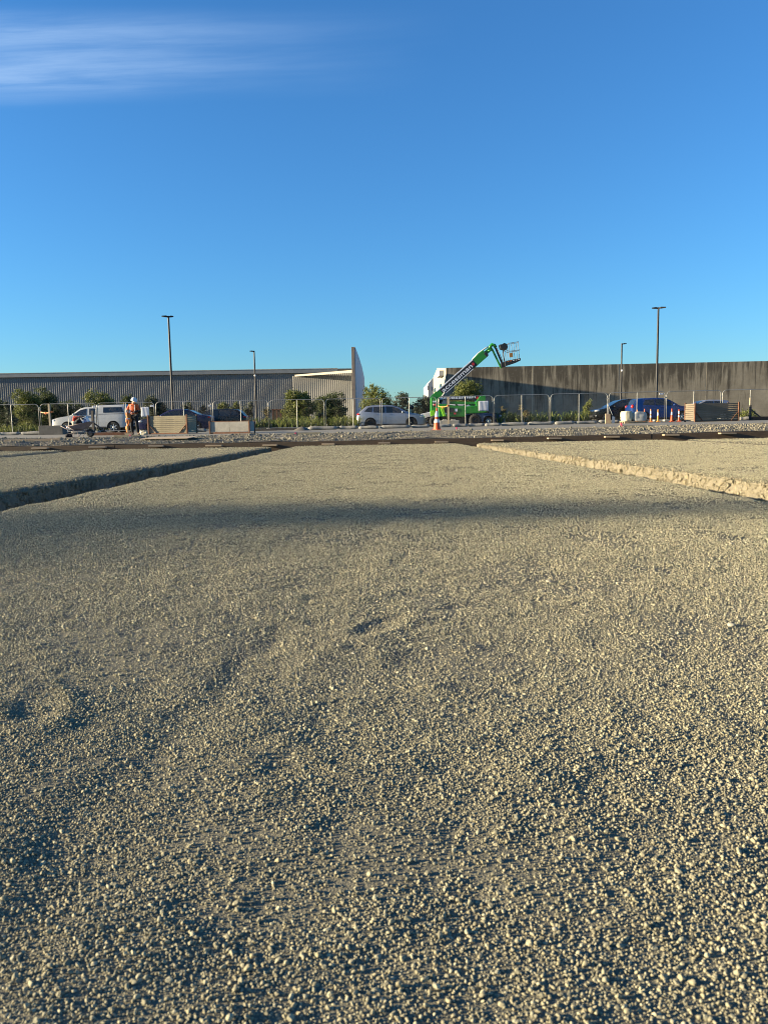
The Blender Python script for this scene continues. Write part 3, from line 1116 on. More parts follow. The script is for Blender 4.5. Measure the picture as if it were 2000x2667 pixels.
side_rect(1135, 1011, 1138.5, 1021, 'window', M['glass'], 0.08)
side_rect(1150, 1000, 1154, 1010, 'window', M['glass'], 0.08)
side_rect(1153, 967.5, 1160.5, 980.5, 'vent_box', M['grey_wall'], 0.5)
MB().add([(sx, 80.2, zn - 0.1), (60, wy(60) + 0.2, zn - 0.1), (60, 100, z3 - 0.1), (sx, 100, z3 - 0.1), (sx, 92.6, z2 - 0.1), (60, 92.6, z2 - 0.1)], [(0, 1, 5, 4), (4, 5, 2, 3)]).build('roof', M['roof'], rw)

gb = thing('grey_building', 'small grey block with a wall box seen past the white side wall', 'building', (0, 0, 0))
p0, p1 = at(1115.5, 1060, 106), at(1127, 1060, 106)
zt_, zb_ = at(1126, 985, 106).z, 0.4
MB().prism([(p0.x, zb_), (p1.x + 1.5, zb_), (p1.x + 1.5, zt_ + 0.3), (p1.x, zt_), (p0.x, at(1116, 1000, 106).z)], 106, 118).build('wall', M['grey_wall'], gb)
q0, q1 = at(1113, 1004, 105.6), at(1118, 1015, 105.6)
MB().box(((q0.x + q1.x) / 2, 105.7, (q0.z + q1.z) / 2), (q1.x - q0.x, 0.5, q0.z - q1.z)).build('wall_box', M['clad_dark'], gb, 0.02)
ts_ = thing('teal_shed', 'low dark teal shed in the gap between the two warehouses', 'shed', (0, 0, 0))
p0, p1 = at(1064, 1063, 112), at(1092, 1063, 112)
MB().box(((p0.x + p1.x) / 2, 114, (p0.z + 0.4) / 2), (p1.x - p0.x, 4, p0.z - 0.4)).build('wall', M['teal_shed'], ts_)
MB().box(((p0.x + p1.x) / 2, 114, p0.z + 0.06), (p1.x - p0.x + 0.3, 4.4, 0.1)).build('roof', M['clad_dark'], ts_)
df = thing('steel_paling_fence', 'dark steel paling fence at the foot of the tall pale end wall', 'fence', (0, 0, 0))
p0, p1 = at(926, 1062, 86), at(966, 1062, 86)
x = p0.x
while x < p1.x:
    MB().box((x, 86, (p0.z + 0.4) / 2), (0.13, 0.03, p0.z - 0.4)).build('paling', M['arch'], df)
    x += 0.18
MB().box(((p0.x + p1.x) / 2, 86.05, p0.z - 0.35), (p1.x - p0.x, 0.05, 0.06)).build('rail', M['arch'], df)


# ------------------------------------------------------------------ vegetation
def foliage(blobs, n, leaf, seed=0, squash=0.75):
    """leaf-sized faces gathered in clumps through a set of ellipsoids (cx, cy, cz, rx, ry, rz)"""
    r = np.random.RandomState(seed)
    vol = np.array([b[3] * b[4] * b[5] for b in blobs]) ** 0.67
    ids = r.choice(len(blobs), max(12, n // 26), p=vol / vol.sum())
    B = np.array(blobs, float)[ids]
    d = r.normal(size=(len(ids), 3))
    d /= np.linalg.norm(d, axis=1)[:, None]
    rad = r.uniform(0.35, 1.0, len(ids)) ** 0.5
    cl = B[:, :3] + d * rad[:, None] * B[:, 3:6]
    ci = r.randint(0, len(cl), n)
    spread = 0.16 * np.minimum(B[ci, 3], B[ci, 5])
    p = cl[ci] + r.normal(size=(n, 3)) * np.maximum(spread, leaf * 1.2)[:, None]
    s = leaf * r.uniform(0.6, 1.3, n)
    a = r.normal(size=(n, 3))
    a /= np.linalg.norm(a, axis=1)[:, None]
    t = r.normal(size=(n, 3))
    b = np.cross(a, t)
    b /= np.linalg.norm(b, axis=1)[:, None]
    q = np.stack([p - a * s[:, None], p + b * (s * 0.45)[:, None], p + a * s[:, None], p - b * (s * 0.45)[:, None]], 1)
    mb = MB()
    mb.v = q.reshape(-1, 3).tolist()
    mb.f = [(4 * i, 4 * i + 1, 4 * i + 2, 4 * i + 3) for i in range(n)]
    mb.s = [False] * n
    return mb


def shrub(name, label, px0, px1, pyt, Y, mat, n=2600, leaf=0.07, shape='round', seed=0, pyb=None, lean=0, cat='shrub', group='shrubs behind the parked cars'):
    c = (px0 + px1) / 2
    base = foot(c, Y)
    w = (px1 - px0) * Y / 2000 * (1.1 if shape == 'round' else 1.0)
    top = at(c, pyt, Y).z - base.z
    low = 0.08 * top if pyb is None else max(0.0, at(c, pyb, Y).z - base.z)
    h = top - low
    r = random.Random(seed + 5)
    bl = []
    if shape == 'round':
        low, h = 0.0, top
        for i in range(12):
            t = (i + r.uniform(0, 1)) / 12
            k = sin(pi * (0.25 + 0.62 * t)) ** 0.6
            bl.append((r.choice((-1, 1)) * r.uniform(0.12, 0.34) * w * k + lean * t, r.uniform(-0.25, 0.25) * w, low + h * (0.12 + 0.72 * t), w * 0.27 * r.uniform(0.8, 1.2), w * 0.27, h * 0.17))
        bl.append((0, 0, low + h * 0.42, w * 0.40, w * 0.34, h * 0.42))
    elif shape == 'tree':
        for i in range(10):
            t = r.uniform(0, 1)
            k = (1 - t) ** 0.6
            bl.append((r.uniform(-0.42, 0.42) * w * k + lean * t, r.uniform(-0.3, 0.3) * w, low + h * (0.08 + 0.84 * t), w * 0.24 * r.uniform(0.7, 1.2), w * 0.22, h * 0.15))
        bl.append((0, 0, low + h * 0.35, w * 0.36, w * 0.3, h * 0.3))
    else:   # sparse upright stems
        for i in range(8):
            x = r.uniform(-0.42, 0.42) * w
            t = r.uniform(0.1, 0.92)
            bl.append((x, r.uniform(-0.2, 0.2) * w, low + h * t, w * 0.13, w * 0.13, h * 0.16))
    th = thing(name, label, cat, base, 0, group)
    foliage(bl, n, leaf, seed).build('crown' if shape == 'tree' else 'foliage', mat, th)
    tb = MB()
    stems = 1 if shape == 'tree' else 4
    for k in range(stems):
        e = bl[k % len(bl)]
        x0 = r.uniform(-0.05, 0.05) * w
        tb.tube([(x0, 0, -0.05), (x0 + 0.4 * (e[0] - x0), e[1] * 0.4, e[2] * 0.5), (e[0], e[1], e[2])], [0.035 + 0.012 * top, 0.025 + 0.006 * top, 0.012], 6)
    for k in range(5):
        e = bl[(k + 3) % len(bl)]
        tb.tube([(0, 0, low * 0.7 + 0.1 * top), (e[0] * 0.6, e[1] * 0.6, e[2] * 0.8), (e[0], e[1], e[2] + 0.1)], [0.02 + 0.005 * top, 0.015, 0.006], 5)
    tb.build('trunk' if shape == 'tree' else 'stem', M['bark'], th)
    return th


SH = [
    ('shrub', 'dark shrub cut off by the left picture edge', -30, 36, 1030, 60, 'leaf_dark', 2600, 'round'),
    ('shrub', 'large olive shrub second from the left edge before the ribbed wall', 40, 104, 1013, 58, 'leaf_olive', 4200, 'round'),
    ('shrub', 'thin low shrub in front of the large olive shrub at far left', 14, 48, 1052, 55, 'leaf_grey', 1500, 'sparse'),
    ('shrub', 'tall dark shrub behind the nose of the white pickup', 102, 166, 1009, 60, 'leaf_dark', 3800, 'round'),
    ('shrub', 'deep green shrub filling the gap behind the white pickup bonnet', 120, 215, 1042, 62, 'leaf_dark', 3600, 'round'),
    ('shrub', 'rounded olive shrub rising behind the white pickup cab', 234, 304, 1014, 60, 'leaf_olive', 3600, 'round'),
    ('shrub', 'dark shrub behind the worker in the white helmet', 320, 366, 1026, 62, 'leaf_dark', 2600, 'round'),
    ('shrub', 'grey green shrub behind the white fence sign and timber box', 380, 432, 1028, 58, 'leaf_grey', 2800, 'round'),
    ('shrub', 'small dark shrub beside the nearer left lamp post', 408, 438, 1048, 60, 'leaf_dark', 1500, 'round'),
    ('shrub', 'thin bush behind the navy sedan roof', 474, 506, 1050, 62, 'leaf_grey', 700, 'sparse'),
    ('shrub', 'low bush behind the boot of the navy sedan', 512, 540, 1056, 62, 'leaf_grey', 700, 'sparse'),
    ('shrub', 'slender olive sapling behind the black hatchback', 574, 600, 1032, 58, 'leaf_olive', 1300, 'sparse'),
    ('shrub', 'slender taller sapling right of the black hatchback', 602, 628, 1024, 58, 'leaf_olive', 1500, 'sparse'),
    ('shrub', 'wispy grey bush left of the farther left lamp post', 630, 660, 1050, 60, 'leaf_grey', 900, 'sparse'),
    ('shrub', 'brownish scrubby bush right of the farther left lamp post', 680, 704, 1066, 58, 'leaf_dry', 900, 'sparse'),
    ('shrub', 'big egg shaped olive bush before the ribbed wall', 743, 812, 1012, 56, 'leaf_olive', 5200, 'round'),
    ('shrub', 'dark broad bush by the end of the ribbed wall', 822, 900, 1018, 59, 'leaf_dark', 4600, 'round'),
    ('shrub', 'dry brown bush between the olive bush and the dark bush', 818, 846, 1066, 56, 'leaf_dry', 900, 'sparse'),
]
for i, (nm, lb, a, b, t, Y, mt, nn, sh) in enumerate(SH):
    shrub(nm, lb, a, b, t, Y, M[mt], int(nn * (4.6 if sh == 'round' else 3.0)), 0.058, sh, 100 + i)
TR = [
    ('tree', 'leafy olive tree just right of the tall pale end wall', 945, 1012, 1001, 66, 'leaf_olive', 3600, 0.09),
    ('tree', 'dark tree in the middle of the gap behind the silver hatchback bonnet', 1012, 1066, 1016, 68, 'leaf_grey', 2600, 0.09),
    ('tree', 'dark slim tree directly left of the green boom lift', 1080, 1124, 1024, 66, 'leaf_grey', 2400, 0.09),
    ('tree', 'olive gold tree behind the boom lift against the concrete wall', 1185, 1268, 984, 72, 'leaf_olive', 5200, 0.10),
]
for i, (nm, lb, a, b, t, Y, mt, nn, lf) in enumerate(TR):
    shrub(nm, lb, a, b, t, Y, M[mt], int(nn * 3.8), lf * 0.75, 'round', 200 + i, cat='tree', group='trees between the warehouses')
SH2 = [
    ('shrub', 'tall dry bush directly right of the steel blue coupe', 1292, 1318, 1058, 54, 'leaf_dry', 1100, 'sparse'),
    ('shrub', 'reddish dry bush among the strap plants under the concrete wall', 1352, 1388, 1058, 56, 'leaf_dry', 1000, 'sparse'),
    ('shrub', 'tall straw coloured grassy bush left of the black hatchback nose', 1508, 1546, 1042, 53, 'leaf_olive', 2200, 'sparse'),
    ('shrub', 'small rounded green shrub right of the dark timber box', 1918, 1972, 1066, 58, 'leaf_olive', 2000, 'round'),
]
for i, (nm, lb, a, b, t, Y, mt, nn, sh) in enumerate(SH2):
    shrub(nm, lb, a, b, t, Y, M[mt], nn, 0.05, sh, 300 + i, group='shrubs under the concrete wall')


def strap_bed(mb, px0, px1, Y, n, hmin, hmax, seed, depth=1.2):
    r = random.Random(seed)
    for i in range(n):
        px = r.uniform(px0, px1)
        y = Y + r.uniform(-depth / 2, depth / 2)
        b = foot(px, y)
        az = r.uniform(0, 2 * pi)
        h = r.uniform(hmin, hmax)
        for k in range(r.randint(9, 14)):
            a = az + r.uniform(0, 2 * pi)
            L = h * r.uniform(0.6, 1.1)
            out = L * r.uniform(0.25, 0.75)
            w = r.uniform(0.012, 0.024)
            dx, dy = cos(a), sin(a)
            sx_, sy_ = -dy * w, dx * w
            p = [(0, 0), (0.35 * out, 0.6 * L), (0.75 * out, 0.88 * L), (1.1 * out, (0.95 - 0.5 * out / L) * L)]
            vs = []
            for j, (o_, z_) in enumerate(p):
                f = (1, 0.95, 0.7, 0.1)[j]
                vs.append((b.x + dx * o_ + sx_ * f, b.y + dy * o_ + sy_ * f, b.z + z_))
                vs.append((b.x + dx * o_ - sx_ * f, b.y + dy * o_ - sy_ * f, b.z + z_))
            mb.add(vs, [(0, 1, 3, 2), (2, 3, 5, 4), (4, 5, 7, 6)])


sb = MB()
strap_bed(sb, 660, 935, 50.5, 95, 0.5, 0.95, 1, 3)
strap_bed(sb, 1296, 1535, 51, 95, 0.5, 1.0, 2, 3)
strap_bed(sb, -20, 105, 50.5, 46, 0.35, 0.8, 3, 3)
strap_bed(sb, 620, 680, 51.5, 12, 0.3, 0.6, 4, 2)
o = sb.build('strap_leaf_planting', M['leaf_strap'])
o['kind'] = 'stuff'
o['label'] = 'green strap leaved planting along the car park edge behind the fence'
# far mass of trees closing the gap
ft_ = MB()
fr = random.Random(9)
bl = []
for i in range(60):
    px = 930 + fr.uniform(0, 240)
    Y = 190 + fr.uniform(-12, 12)
    q = at(px, 1105, Y)
    hh = fr.uniform(1.6, 3.4)
    bl.append((q.x, Y, 0.4 + hh * 0.5, fr.uniform(1.2, 2.6), 1.5, hh * 0.5))
o = foliage(bl, 9000, 0.28, 77).build('far_trees', M['leaf_dark'])
o['kind'] = 'stuff'
o['label'] = 'dark line of far trees in the gap between the warehouses'

# unseen poplar added far left to cast the shadow band on the near pad
PD = 112.0
pp = Vector((-PD, 5.7 - PD * tan(SUN_A), -0.46))
pop = thing('shadow_poplar', 'tall slim poplar added out of view on the left to cast the shadow band', 'tree', pp)
bl = [(0.2 * sin(i * 1.7), 0.3 * cos(i * 2.3), 4.0 + i * 0.75, 1.0 + 0.25 * sin(i * 2.1), 1.2 + 0.4 * cos(i * 1.3), 0.8) for i in range(38)]
foliage(bl, 4300, 0.2, 55).build('crown', M['leaf_dark'], pop)
MB().tube([(0, 0, -0.1), (0.05, 0, 6), (0, 0.05, 18), (0, 0, 31)], [0.45, 0.36, 0.24, 0.04], 10).build('trunk', M['bark'], pop)


# ------------------------------------------------------------------ lamp posts
def lamp_post(px, pyt, Y, heads, label, pir=None):
    b = foot(px, Y)
    top = at(px, pyt, Y).z - b.z
    t = thing('lamp_post', label, 'lamp post', b, 0, 'black car park lamp posts')
    MB().cyl((0, 0, 0.3), (0, 0, top), 0.085, 0.065, 12).build('pole', M['black_metal'], t)
    MB().box((0, 0, 0.15), (0.36, 0.36, 0.3)).build('base', M['concrete'], t, 0.03)
    for ang, L in heads:
        h = MB()
        m = Matrix.Translation((0, 0, top - 0.05)) @ Matrix.Rotation(ang, 4, 'Z')
        pl = [(0.06, -0.05), (0.06, 0.04), (0.16, 0.07), (L, 0.045), (L, 0.0), (0.2, -0.03)]
        vs = [(x, -0.07 if x < 0.1 else -0.13, z) for x, z in pl] + [(x, 0.07 if x < 0.1 else 0.13, z) for x, z in pl]
        k = len(pl)
        h.add(vs, [tuple(range(k)), tuple(reversed(range(k, 2 * k)))] + [(i, k + i, k + (i + 1) % k, (i + 1) % k) for i in range(k)], False, m)
        o = h.build('lamp_head', M['black_metal'], t, 0.012)
        MB().add([(0.24, -0.1, -0.034), (L - 0.03, -0.1, -0.006), (L - 0.03, 0.1, -0.006), (0.24, 0.1, -0.034)], [(3, 2, 1, 0)], False, m).build('lens', M['lamp_lens'], o)
    if pir:
        z = at(px, pir, Y).z - b.z
        MB().ball((0.02, -0.12, z), (0.09, 0.09, 0.1)).build('sensor', M['white_plastic'], t)
    return t


lamp_post(453, 822, 55, [(pi * 1.1, 0.46), (pi * 0.12, 0.34)], 'nearer left black lamp post with twin heads, by the navy sedan')
lamp_post(669, 913, 74, [(pi, 0.42)], 'farther left black lamp post with white sensor before the ribbed wall', 978)
lamp_post(1708, 800, 55, [(-0.12 * pi, 0.50), (pi * 0.9, 0.44)], 'nearer right black lamp post with twin heads, rising behind the blue hatchback')
lamp_post(1616, 894, 73, [(0, 0.42)], 'farther right black lamp post with white sensor before the concrete wall', 965)

# ------------------------------------------------------------------ temporary fence
FY = 47.0


def fence_meshes(W, H):
    r = 0.018
    rad = 0.22
    path = [(0, 0, 0.0)]
    path += [(0, 0, H - rad)]
    for k in range(1, 7):
        a = pi - k * pi / 12
        path.append((rad + rad * cos(a), 0, H - rad + rad * sin(a)))
    for k in range(0, 7):
        a = pi / 2 - k * pi / 12
        path.append((W - rad + rad * cos(a), 0, H - rad + rad * sin(a)))
    path.append((W, 0, 0))
    fr = MB().tube(path, r, 8)
    fr.cyl((0, 0, 0.12), (W, 0, 0.12), r, r, 8)
    mid = MB().cyl((W / 2, 0, 0.12), (W / 2, 0, H - 0.02), r * 1.05, None, 8)
    w = MB()
    x = 0.06
    while x < W - 0.03:
        zt = H - 0.03
        if x < rad:
            zt = H - rad + sqrt(max(0, rad * rad - (rad - x) ** 2))
        elif x > W - rad:
            zt = H - rad + sqrt(max(0, rad * rad - (x - W + rad) ** 2))
        w.cyl((x, 0.004, 0.12), (x, 0.004, zt), 0.0013, None, 3, False, False)
        x += 0.06
    z = 0.2
    while z < H - 0.2:
        w.cyl((0, -0.004, z), (W, -0.004, z), 0.0013, None, 3, False, False)
        z += 0.22
    return fr.mesh('frame'), mid.mesh('middle_post'), w.mesh('wire_mesh')


joints = [-188, -40, 107, 255.5, 407, 555, 702.5, 847.5, 994, 1139.5, 1286, 1432, 1583, 1733, 1878, 2026, 2172]
FL = ['at the far left picture edge', 'left of the taped timber post, over the dark shrubs', 'before the bonnet and cab of the white pickup', 'behind the worker and the white pickup tray',
      'behind the left timber box, before the navy sedan', 'before the black hatchback, over the pale concrete box', 'before the big olive bush', 'before the dark bush and the silver hatchback tail',
      'before the silver hatchback bonnet', 'before the green boom lift', 'right of the boom lift, over the strap plants', 'with a lone post before the concrete wall, left of the broom',
      'before the black hatchback on the right', 'before the blue hatchback on the right', 'above the dark timber box on the right', 'at the far right picture edge']
galv_variants = {}
for i in range(len(joints) - 1):
    a = foot(joints[i] + 2.2, FY + random.uniform(-0.06, 0.06))
    b = foot(joints[i + 1] - 2.2, FY + random.uniform(-0.06, 0.06))
    W = (b - a).length
    wkey = round(W, 2)
    if wkey not in galv_variants:
        ms = fence_meshes(wkey, 1.80)
        for me, mt in zip(ms, ('galv', 'galv', 'wire')):
            me.materials.append(M[mt])
        galv_variants[wkey] = ms
    t = thing('fence_panel', 'galvanised temporary fence panel ' + FL[i], 'fence panel', a + Vector((0, 0, 0.02)), math.atan2(b.y - a.y, b.x - a.x), 'temporary fence panels along the road')
    t.rotation_euler = (0, -math.asin((b.z - a.z) / W), math.atan2(b.y - a.y, b.x - a.x))
    for me in galv_variants[wkey]:
        o = bpy.data.objects.new(me.name.split('.')[0], me)
        C.objects.link(o)
        o.parent = t
    MB().box((W + 0.02, 0, 0.06), (0.24, 0.5, 0.11)).build('foot_block', M['concrete'], t, 0.02)
    MB().box((W + 0.03, -0.005, 1.45), (0.13, 0.05, 0.05)).build('clamp', M['galv'], t)


def sign(px0, py0, px1, py1, Y, label, name='sign', mat='sign_white'):
    a, b = at(px0, py0, Y), at(px1, py1, Y)
    W, H = abs(b.x - a.x), abs(a.z - b.z)
    t = thing(name, label, 'sign', ((a.x + b.x) / 2, Y, min(a.z, b.z)))
    nx = 14
    vs = []
    for j in range(8):
        for i in range(nx):
            vs.append((-W / 2 + W * i / (nx - 1), 0.003 * sin(i * 1.1 + j * 0.3) * (H > 0.3), H * j / 7))
    fs = [(j * nx + i, j * nx + i + 1, (j + 1) * nx + i + 1, (j + 1) * nx + i) for j in range(7) for i in range(nx - 1)]
    o = MB().add(vs, fs, True).build('board', M[mat], t)
    so = o.modifiers.new('thickness', 'SOLIDIFY')
    so.thickness = 0.006
    for sx_ in (-1, 1):
        MB().box((sx_ * (W / 2 - 0.03), 0.02, H - 0.03), (0.02, 0.05, 0.02)).build('tie', M['black_metal'], t)
    return t


sign(367, 1060, 389, 1085, FY - 0.06, 'large blank white sign board on the fence beside the worker')
sign(1246, 1044, 1272, 1070, FY - 0.06, 'large blank white sign board on the fence before the boom lift tail')
sign(391, 1054.5, 401.5, 1059.5, FY - 0.06, 'small white tag on the fence above the left timber box')
sign(542, 1054, 549.5, 1058.5, FY - 0.06, 'small white tag on the fence behind the navy sedan')
sign(241, 1056.5, 251, 1061.5, FY - 0.06, 'small white tag on the fence above the white pickup cab')
sign(1717, 1023, 1728, 1027.5, FY - 0.06, 'small white tag on the fence above the blue hatchback')

# ------------------------------------------------------------------ filter socks along the fence foot
SOCK = [(-60, -2, 'cut off by the left picture edge'), (0, 52, 'leftmost of the two under the dark left shrubs'), (53, 123, 'between the left shrubs and the low concrete block'),
        (126, 178, 'left of the wheelbarrow, under the low concrete block'), (186, 226, 'behind the wheelbarrow wheel'), (500, 538, 'between the left timber box and the pale concrete box'),
        (802, 880, 'under the dark bush, left end of the long row'), (883, 932, 'below the tail light of the silver hatchback, under the strap plants'), (934, 987, 'below the rear wheel of the silver hatchback'),
        (990, 1068, 'below the doors of the silver hatchback'), (1071, 1119, 'below the front wheel of the silver hatchback'), (1143, 1175, 'in front of the taped concrete block'),
        (1178, 1218, 'under the middle of the boom lift'), (1219, 1261, 'under the big right tyre of the boom lift'), (1263, 1303, 'below the steel blue coupe'),
        (1305, 1373, 'first right of the steel blue coupe under the strap plants'), (1374, 1443, 'second right of the steel blue coupe under the strap plants'), (1444, 1496, 'third right of the steel blue coupe under the strap plants'),
        (1498, 1556, 'left of the standing broom'), (1558, 1615, 'between the standing broom and the wrapped pallet'), (1925, 1953, 'right of the dark timber box')]
for i, (a, b, w) in enumerate(SOCK):
    Y = 45.0 + random.uniform(-0.12, 0.12)
    pa, pb = foot(a, Y), foot(b, Y)
    L = (pb - pa).length
    r = 0.105 * random.uniform(0.9, 1.08)
    pts_, rr = [], []
    for k in range(13):
        t = k / 12
        pts_.append((L * t, 0.03 * sin(3 * t + i), r * 0.86 + 0.012 * sin(7 * t + 2 * i)))
        e = min(t, 1 - t)
        rr.append(r * (0.35 + 0.65 * min(1, (e / 0.07)) ** 0.5) * (1 + 0.05 * sin(11 * t + i)))
    o = MB().tube(pts_, rr, 12).build('filter_sock', M['sock'])
    o.location = pa + Vector((0, 0, 0.004))
    o.rotation_euler = (0, -math.asin((pb.z - pa.z) / L), 0)
    tag(o, 'grey filter sock ' + w, 'filter sock', 'filter socks along the fence foot')


# ------------------------------------------------------------------ timber boxes, blocks, posts
def timber_box(px0, px1, pyt, Y, label, mat, rz, depth=1.1, nplank=9, side_right=True):
    a, b = foot(px0, Y), foot(px1, Y)
    W = (b.x - a.x)
    H = at((px0 + px1) / 2, pyt, Y).z - a.z
    t = thing('timber_box', label, 'timber box', ((a.x + b.x) / 2, Y, min(a.z, b.z)), rz)
    ph = (H - 0.06) / nplank
    pm = [MB().box((0, 0, 0), (W - 0.05, 0.04, ph - 0.014)).mesh('plank'), MB().box((0, 0, 0), (0.04, depth - 0.05, ph - 0.014)).mesh('plank')]
    for me in pm:
        me.materials.append(M[mat])
    for k in range(nplank):
        z = 0.05 + ph * (k + 0.5)
        for j, loc in enumerate(((0, 0.0, z), (0, depth, z), (-W / 2 + 0.01, depth / 2, z), (W / 2 - 0.01, depth / 2, z))):
            o = bpy.data.objects.new('plank', pm[0 if j < 2 else 1])
            C.objects.link(o)
            o.parent = t
            o.location = (loc[0] + random.uniform(-0.006, 0.006), loc[1] + random.uniform(-0.007, 0.007), loc[2])
            o.rotation_euler = (random.uniform(-0.012, 0.012), random.uniform(-0.003, 0.003), 0)
    for sx_ in (-1, 1):
        for y in (-0.05, depth + 0.05):
            MB().box((sx_ * (W / 2 - 0.02), y, H / 2 + 0.02), (0.075, 0.075, H + 0.04)).build('corner_post', M['rust'], t, 0.006)
        MB().cyl((sx_ * (W / 2 - 0.08), -0.05, H * 0.5), (sx_ * (W / 2 - 0.45), -0.05, H * 0.06), 0.022, None, 6).build('brace', M['rust'], t)
    MB().box((0, -0.03, 0.03), (W, 0.05, 0.06)).build('bottom_rail', M['rust'], t)
    return t


timber_box(384, 493, 1082, 39.5, 'weathered pale plank box with rusty corner posts right of the worker', 'old_timber', radians(-10))
timber_box(1806, 1925, 1049, 43.0, 'dark grey plank box with rusty corner posts on the far right', 'grey_timber', radians(4))

a, b = foot(546, 37.5), foot(652, 37.5)
W = b.x - a.x
H = at(600, 1097, 37.5).z - a.z
t = thing('panel_box', 'low box of pale concrete panels in a rusty frame before the black hatchback', 'box', ((a.x + b.x) / 2, 37.5, a.z), radians(-7))
for k in (-1, 1):
    MB().box((k * (W / 4), 0, H / 2 + 0.04), (W / 2 - 0.012, 0.06, H - 0.12)).build('panel', M['concrete'], t, 0.006)
    MB().box((k * (W / 4), 0.8, H / 2 + 0.04), (W / 2 - 0.012, 0.06, H - 0.12)).build('panel', M['concrete'], t, 0.006)
    MB().box((k * (W / 2 - 0.03), 0.4, H / 2 + 0.04), (0.05, 0.7, H - 0.12)).build('side_panel', M['concrete'], t, 0.006)
    for y in (-0.05, 0.85):
        MB().box((k * (W / 2), y, H / 2), (0.06, 0.06, H + 0.05)).build('corner_post', M['rust'], t, 0.005)
MB().box((0, -0.02, 0.04), (W, 0.06, 0.08)).build('bottom_rail', M['rust'], t)
MB().box((0, -0.01, H), (W, 0.05, 0.03)).build('top_rail', M['rust'], t)


def block(px0, px1, pyt, Y, label, bumps=True, mat='concrete'):
    a, b = foot(px0, Y), foot(px1, Y)
    W = b.x - a.x
    H = at((px0 + px1) / 2, pyt, Y).z - a.z
    t = thing('concrete_block', label, 'concrete block', ((a.x + b.x) / 2, Y, a.z))
    hb = H - 0.06 if bumps else H
    MB().box((0, 0.3, hb / 2), (W, 0.6, hb)).build('body', M[mat], t, 0.02)
    if bumps:
        for k in (-1, 1):
            x = k * W * 0.22
            MB().prism([(x - 0.17, hb - 0.01), (x + 0.17, hb - 0.01), (x + 0.09, H + 0.01), (x - 0.09, H + 0.01)], 0.16, 0.44).build('interlock_lug', M[mat], t, 0.01)
    return t


block(1145, 1196, 1092, 45.9, 'grey interlocking concrete block holding a taped timber post before the boom lift')
block(101, 164, 1108, 44.0, 'low dark concrete block left of the wheelbarrow below the pickup bonnet', False, 'dark_concrete')


def post(px, pyt, Y, label, mat='post_timber', w=0.11, base=0.0, brace=None):
    b = foot(px, Y)
    H = at(px, pyt, Y).z - b.z
    t = thing('timber_post', label, 'post', b + Vector((0, 0, base)))
    MB().box((0, 0, (H - base) / 2), (w, w, H - base), rz=random.uniform(-0.2, 0.2)).build('shaft', M[mat], t, 0.006)
    if brace:
        MB().box((brace * 0.42, 0.02, 0.32), (0.06, 0.06, 1.05), ry=-brace * 0.9).build('brace', M[mat], t)
    return t


pA = post(133, 1051, 45.6, 'pale timber post tied to the fence with orange tape behind the low block')
pB = post(1168, 1034, 45.75, 'pale timber post in the interlocking block, tied with orange tape')
post(244.5, 1069, 40.5, 'dark short braced post between the wheelbarrow and the worker', 'dark_post', 0.12, 0, 1)
post(1953, 1036, 44.0, 'dark braced post with pale top at the far right', 'dark_post', 0.1, 0, 1)
for pst, px0, px1, py, lb in ((pA, 106, 134, 1072.5, 'orange tape tied from the fence to the left timber post'), (pB, 1140, 1168, 1056.5, 'orange tape tied from the fence to the post in the concrete block')):
    Y = pst.location.y
    p0, p1 = at(px0, py + 0.5, FY - 0.03), at(px1, py - 0.3, Y - 0.075)
    t = thing('orange_tape', lb, 'tape', p0)
    d = p1 - p0
    n = 10
    vs = []
    for i in range(n):
        q = d * (i / (n - 1))
        s_ = -0.06 * sin(pi * i / (n - 1))
        w = 0.022 + 0.006 * sin(i * 2.2)
        vs += [(q.x, q.y - 0.01, q.z + s_ - w), (q.x, q.y + 0.01, q.z + s_ + w)]
    o = MB().add(vs, [(2 * i, 2 * i + 2, 2 * i + 3, 2 * i + 1) for i in range(n - 1)]).build('strip', M['tape'], t)
    sm = o.modifiers.new('thickness', 'SOLIDIFY')
    sm.thickness = 0.006
    MB().box((d.x, d.y + 0.075, d.z), (0.135, 0.135, 0.08), rz=0.1).build('wrap', M['tape'], t)
    MB().ball((d.x * 0.45, d.y * 0.45 - 0.02, d.z * 0.45 - 0.1), (0.03, 0.02, 0.08)).build('loose_end', M['tape'], t)
tp_ = MB().box((0, 0, 0), (0.106, 0.106, 0.42))
post_cap = [o for o in bpy.data.objects if o.name.startswith('timber_post') and o['label'].startswith('dark braced')][0]
bH = at(1953, 1036, 44.0).z - post_cap.location.z
tp_.build('pale_top', M['post_timber'], post_cap, 0.006, (0, 0, bH - 0.2))


def board(px0, px1, py, Y, size, label, mat, name='timber_plank', rz=0.0, mark=None, z=None, cat='plank'):
    a, b = at(px0, py, Y), at(px1, py, Y)
    L = b.x - a.x
    xm = (a.x + b.x) / 2
    zz = z if z is not None else (float(verge_z(xm, Y)) if Y < 33.4 else gz(xm, Y) + 0.008)
    o = MB().box((0, 0, size[1] / 2), (L, size[0], size[1])).build(name, M[mat], None, 0.004)
    o.location = (xm, Y, zz)
    o.rotation_euler = (0, random.uniform(-0.008, 0.008), rz)
    tag(o, label, cat)
    if mark is not None:
        mx = at(mark, py, Y).x - xm
        MB().box((mx, -0.001, size[1] / 2 + 0.0015), (0.07, size[0] + 0.006, size[1] + 0.006)).build('paint_mark', M['pink'], o)
    return o


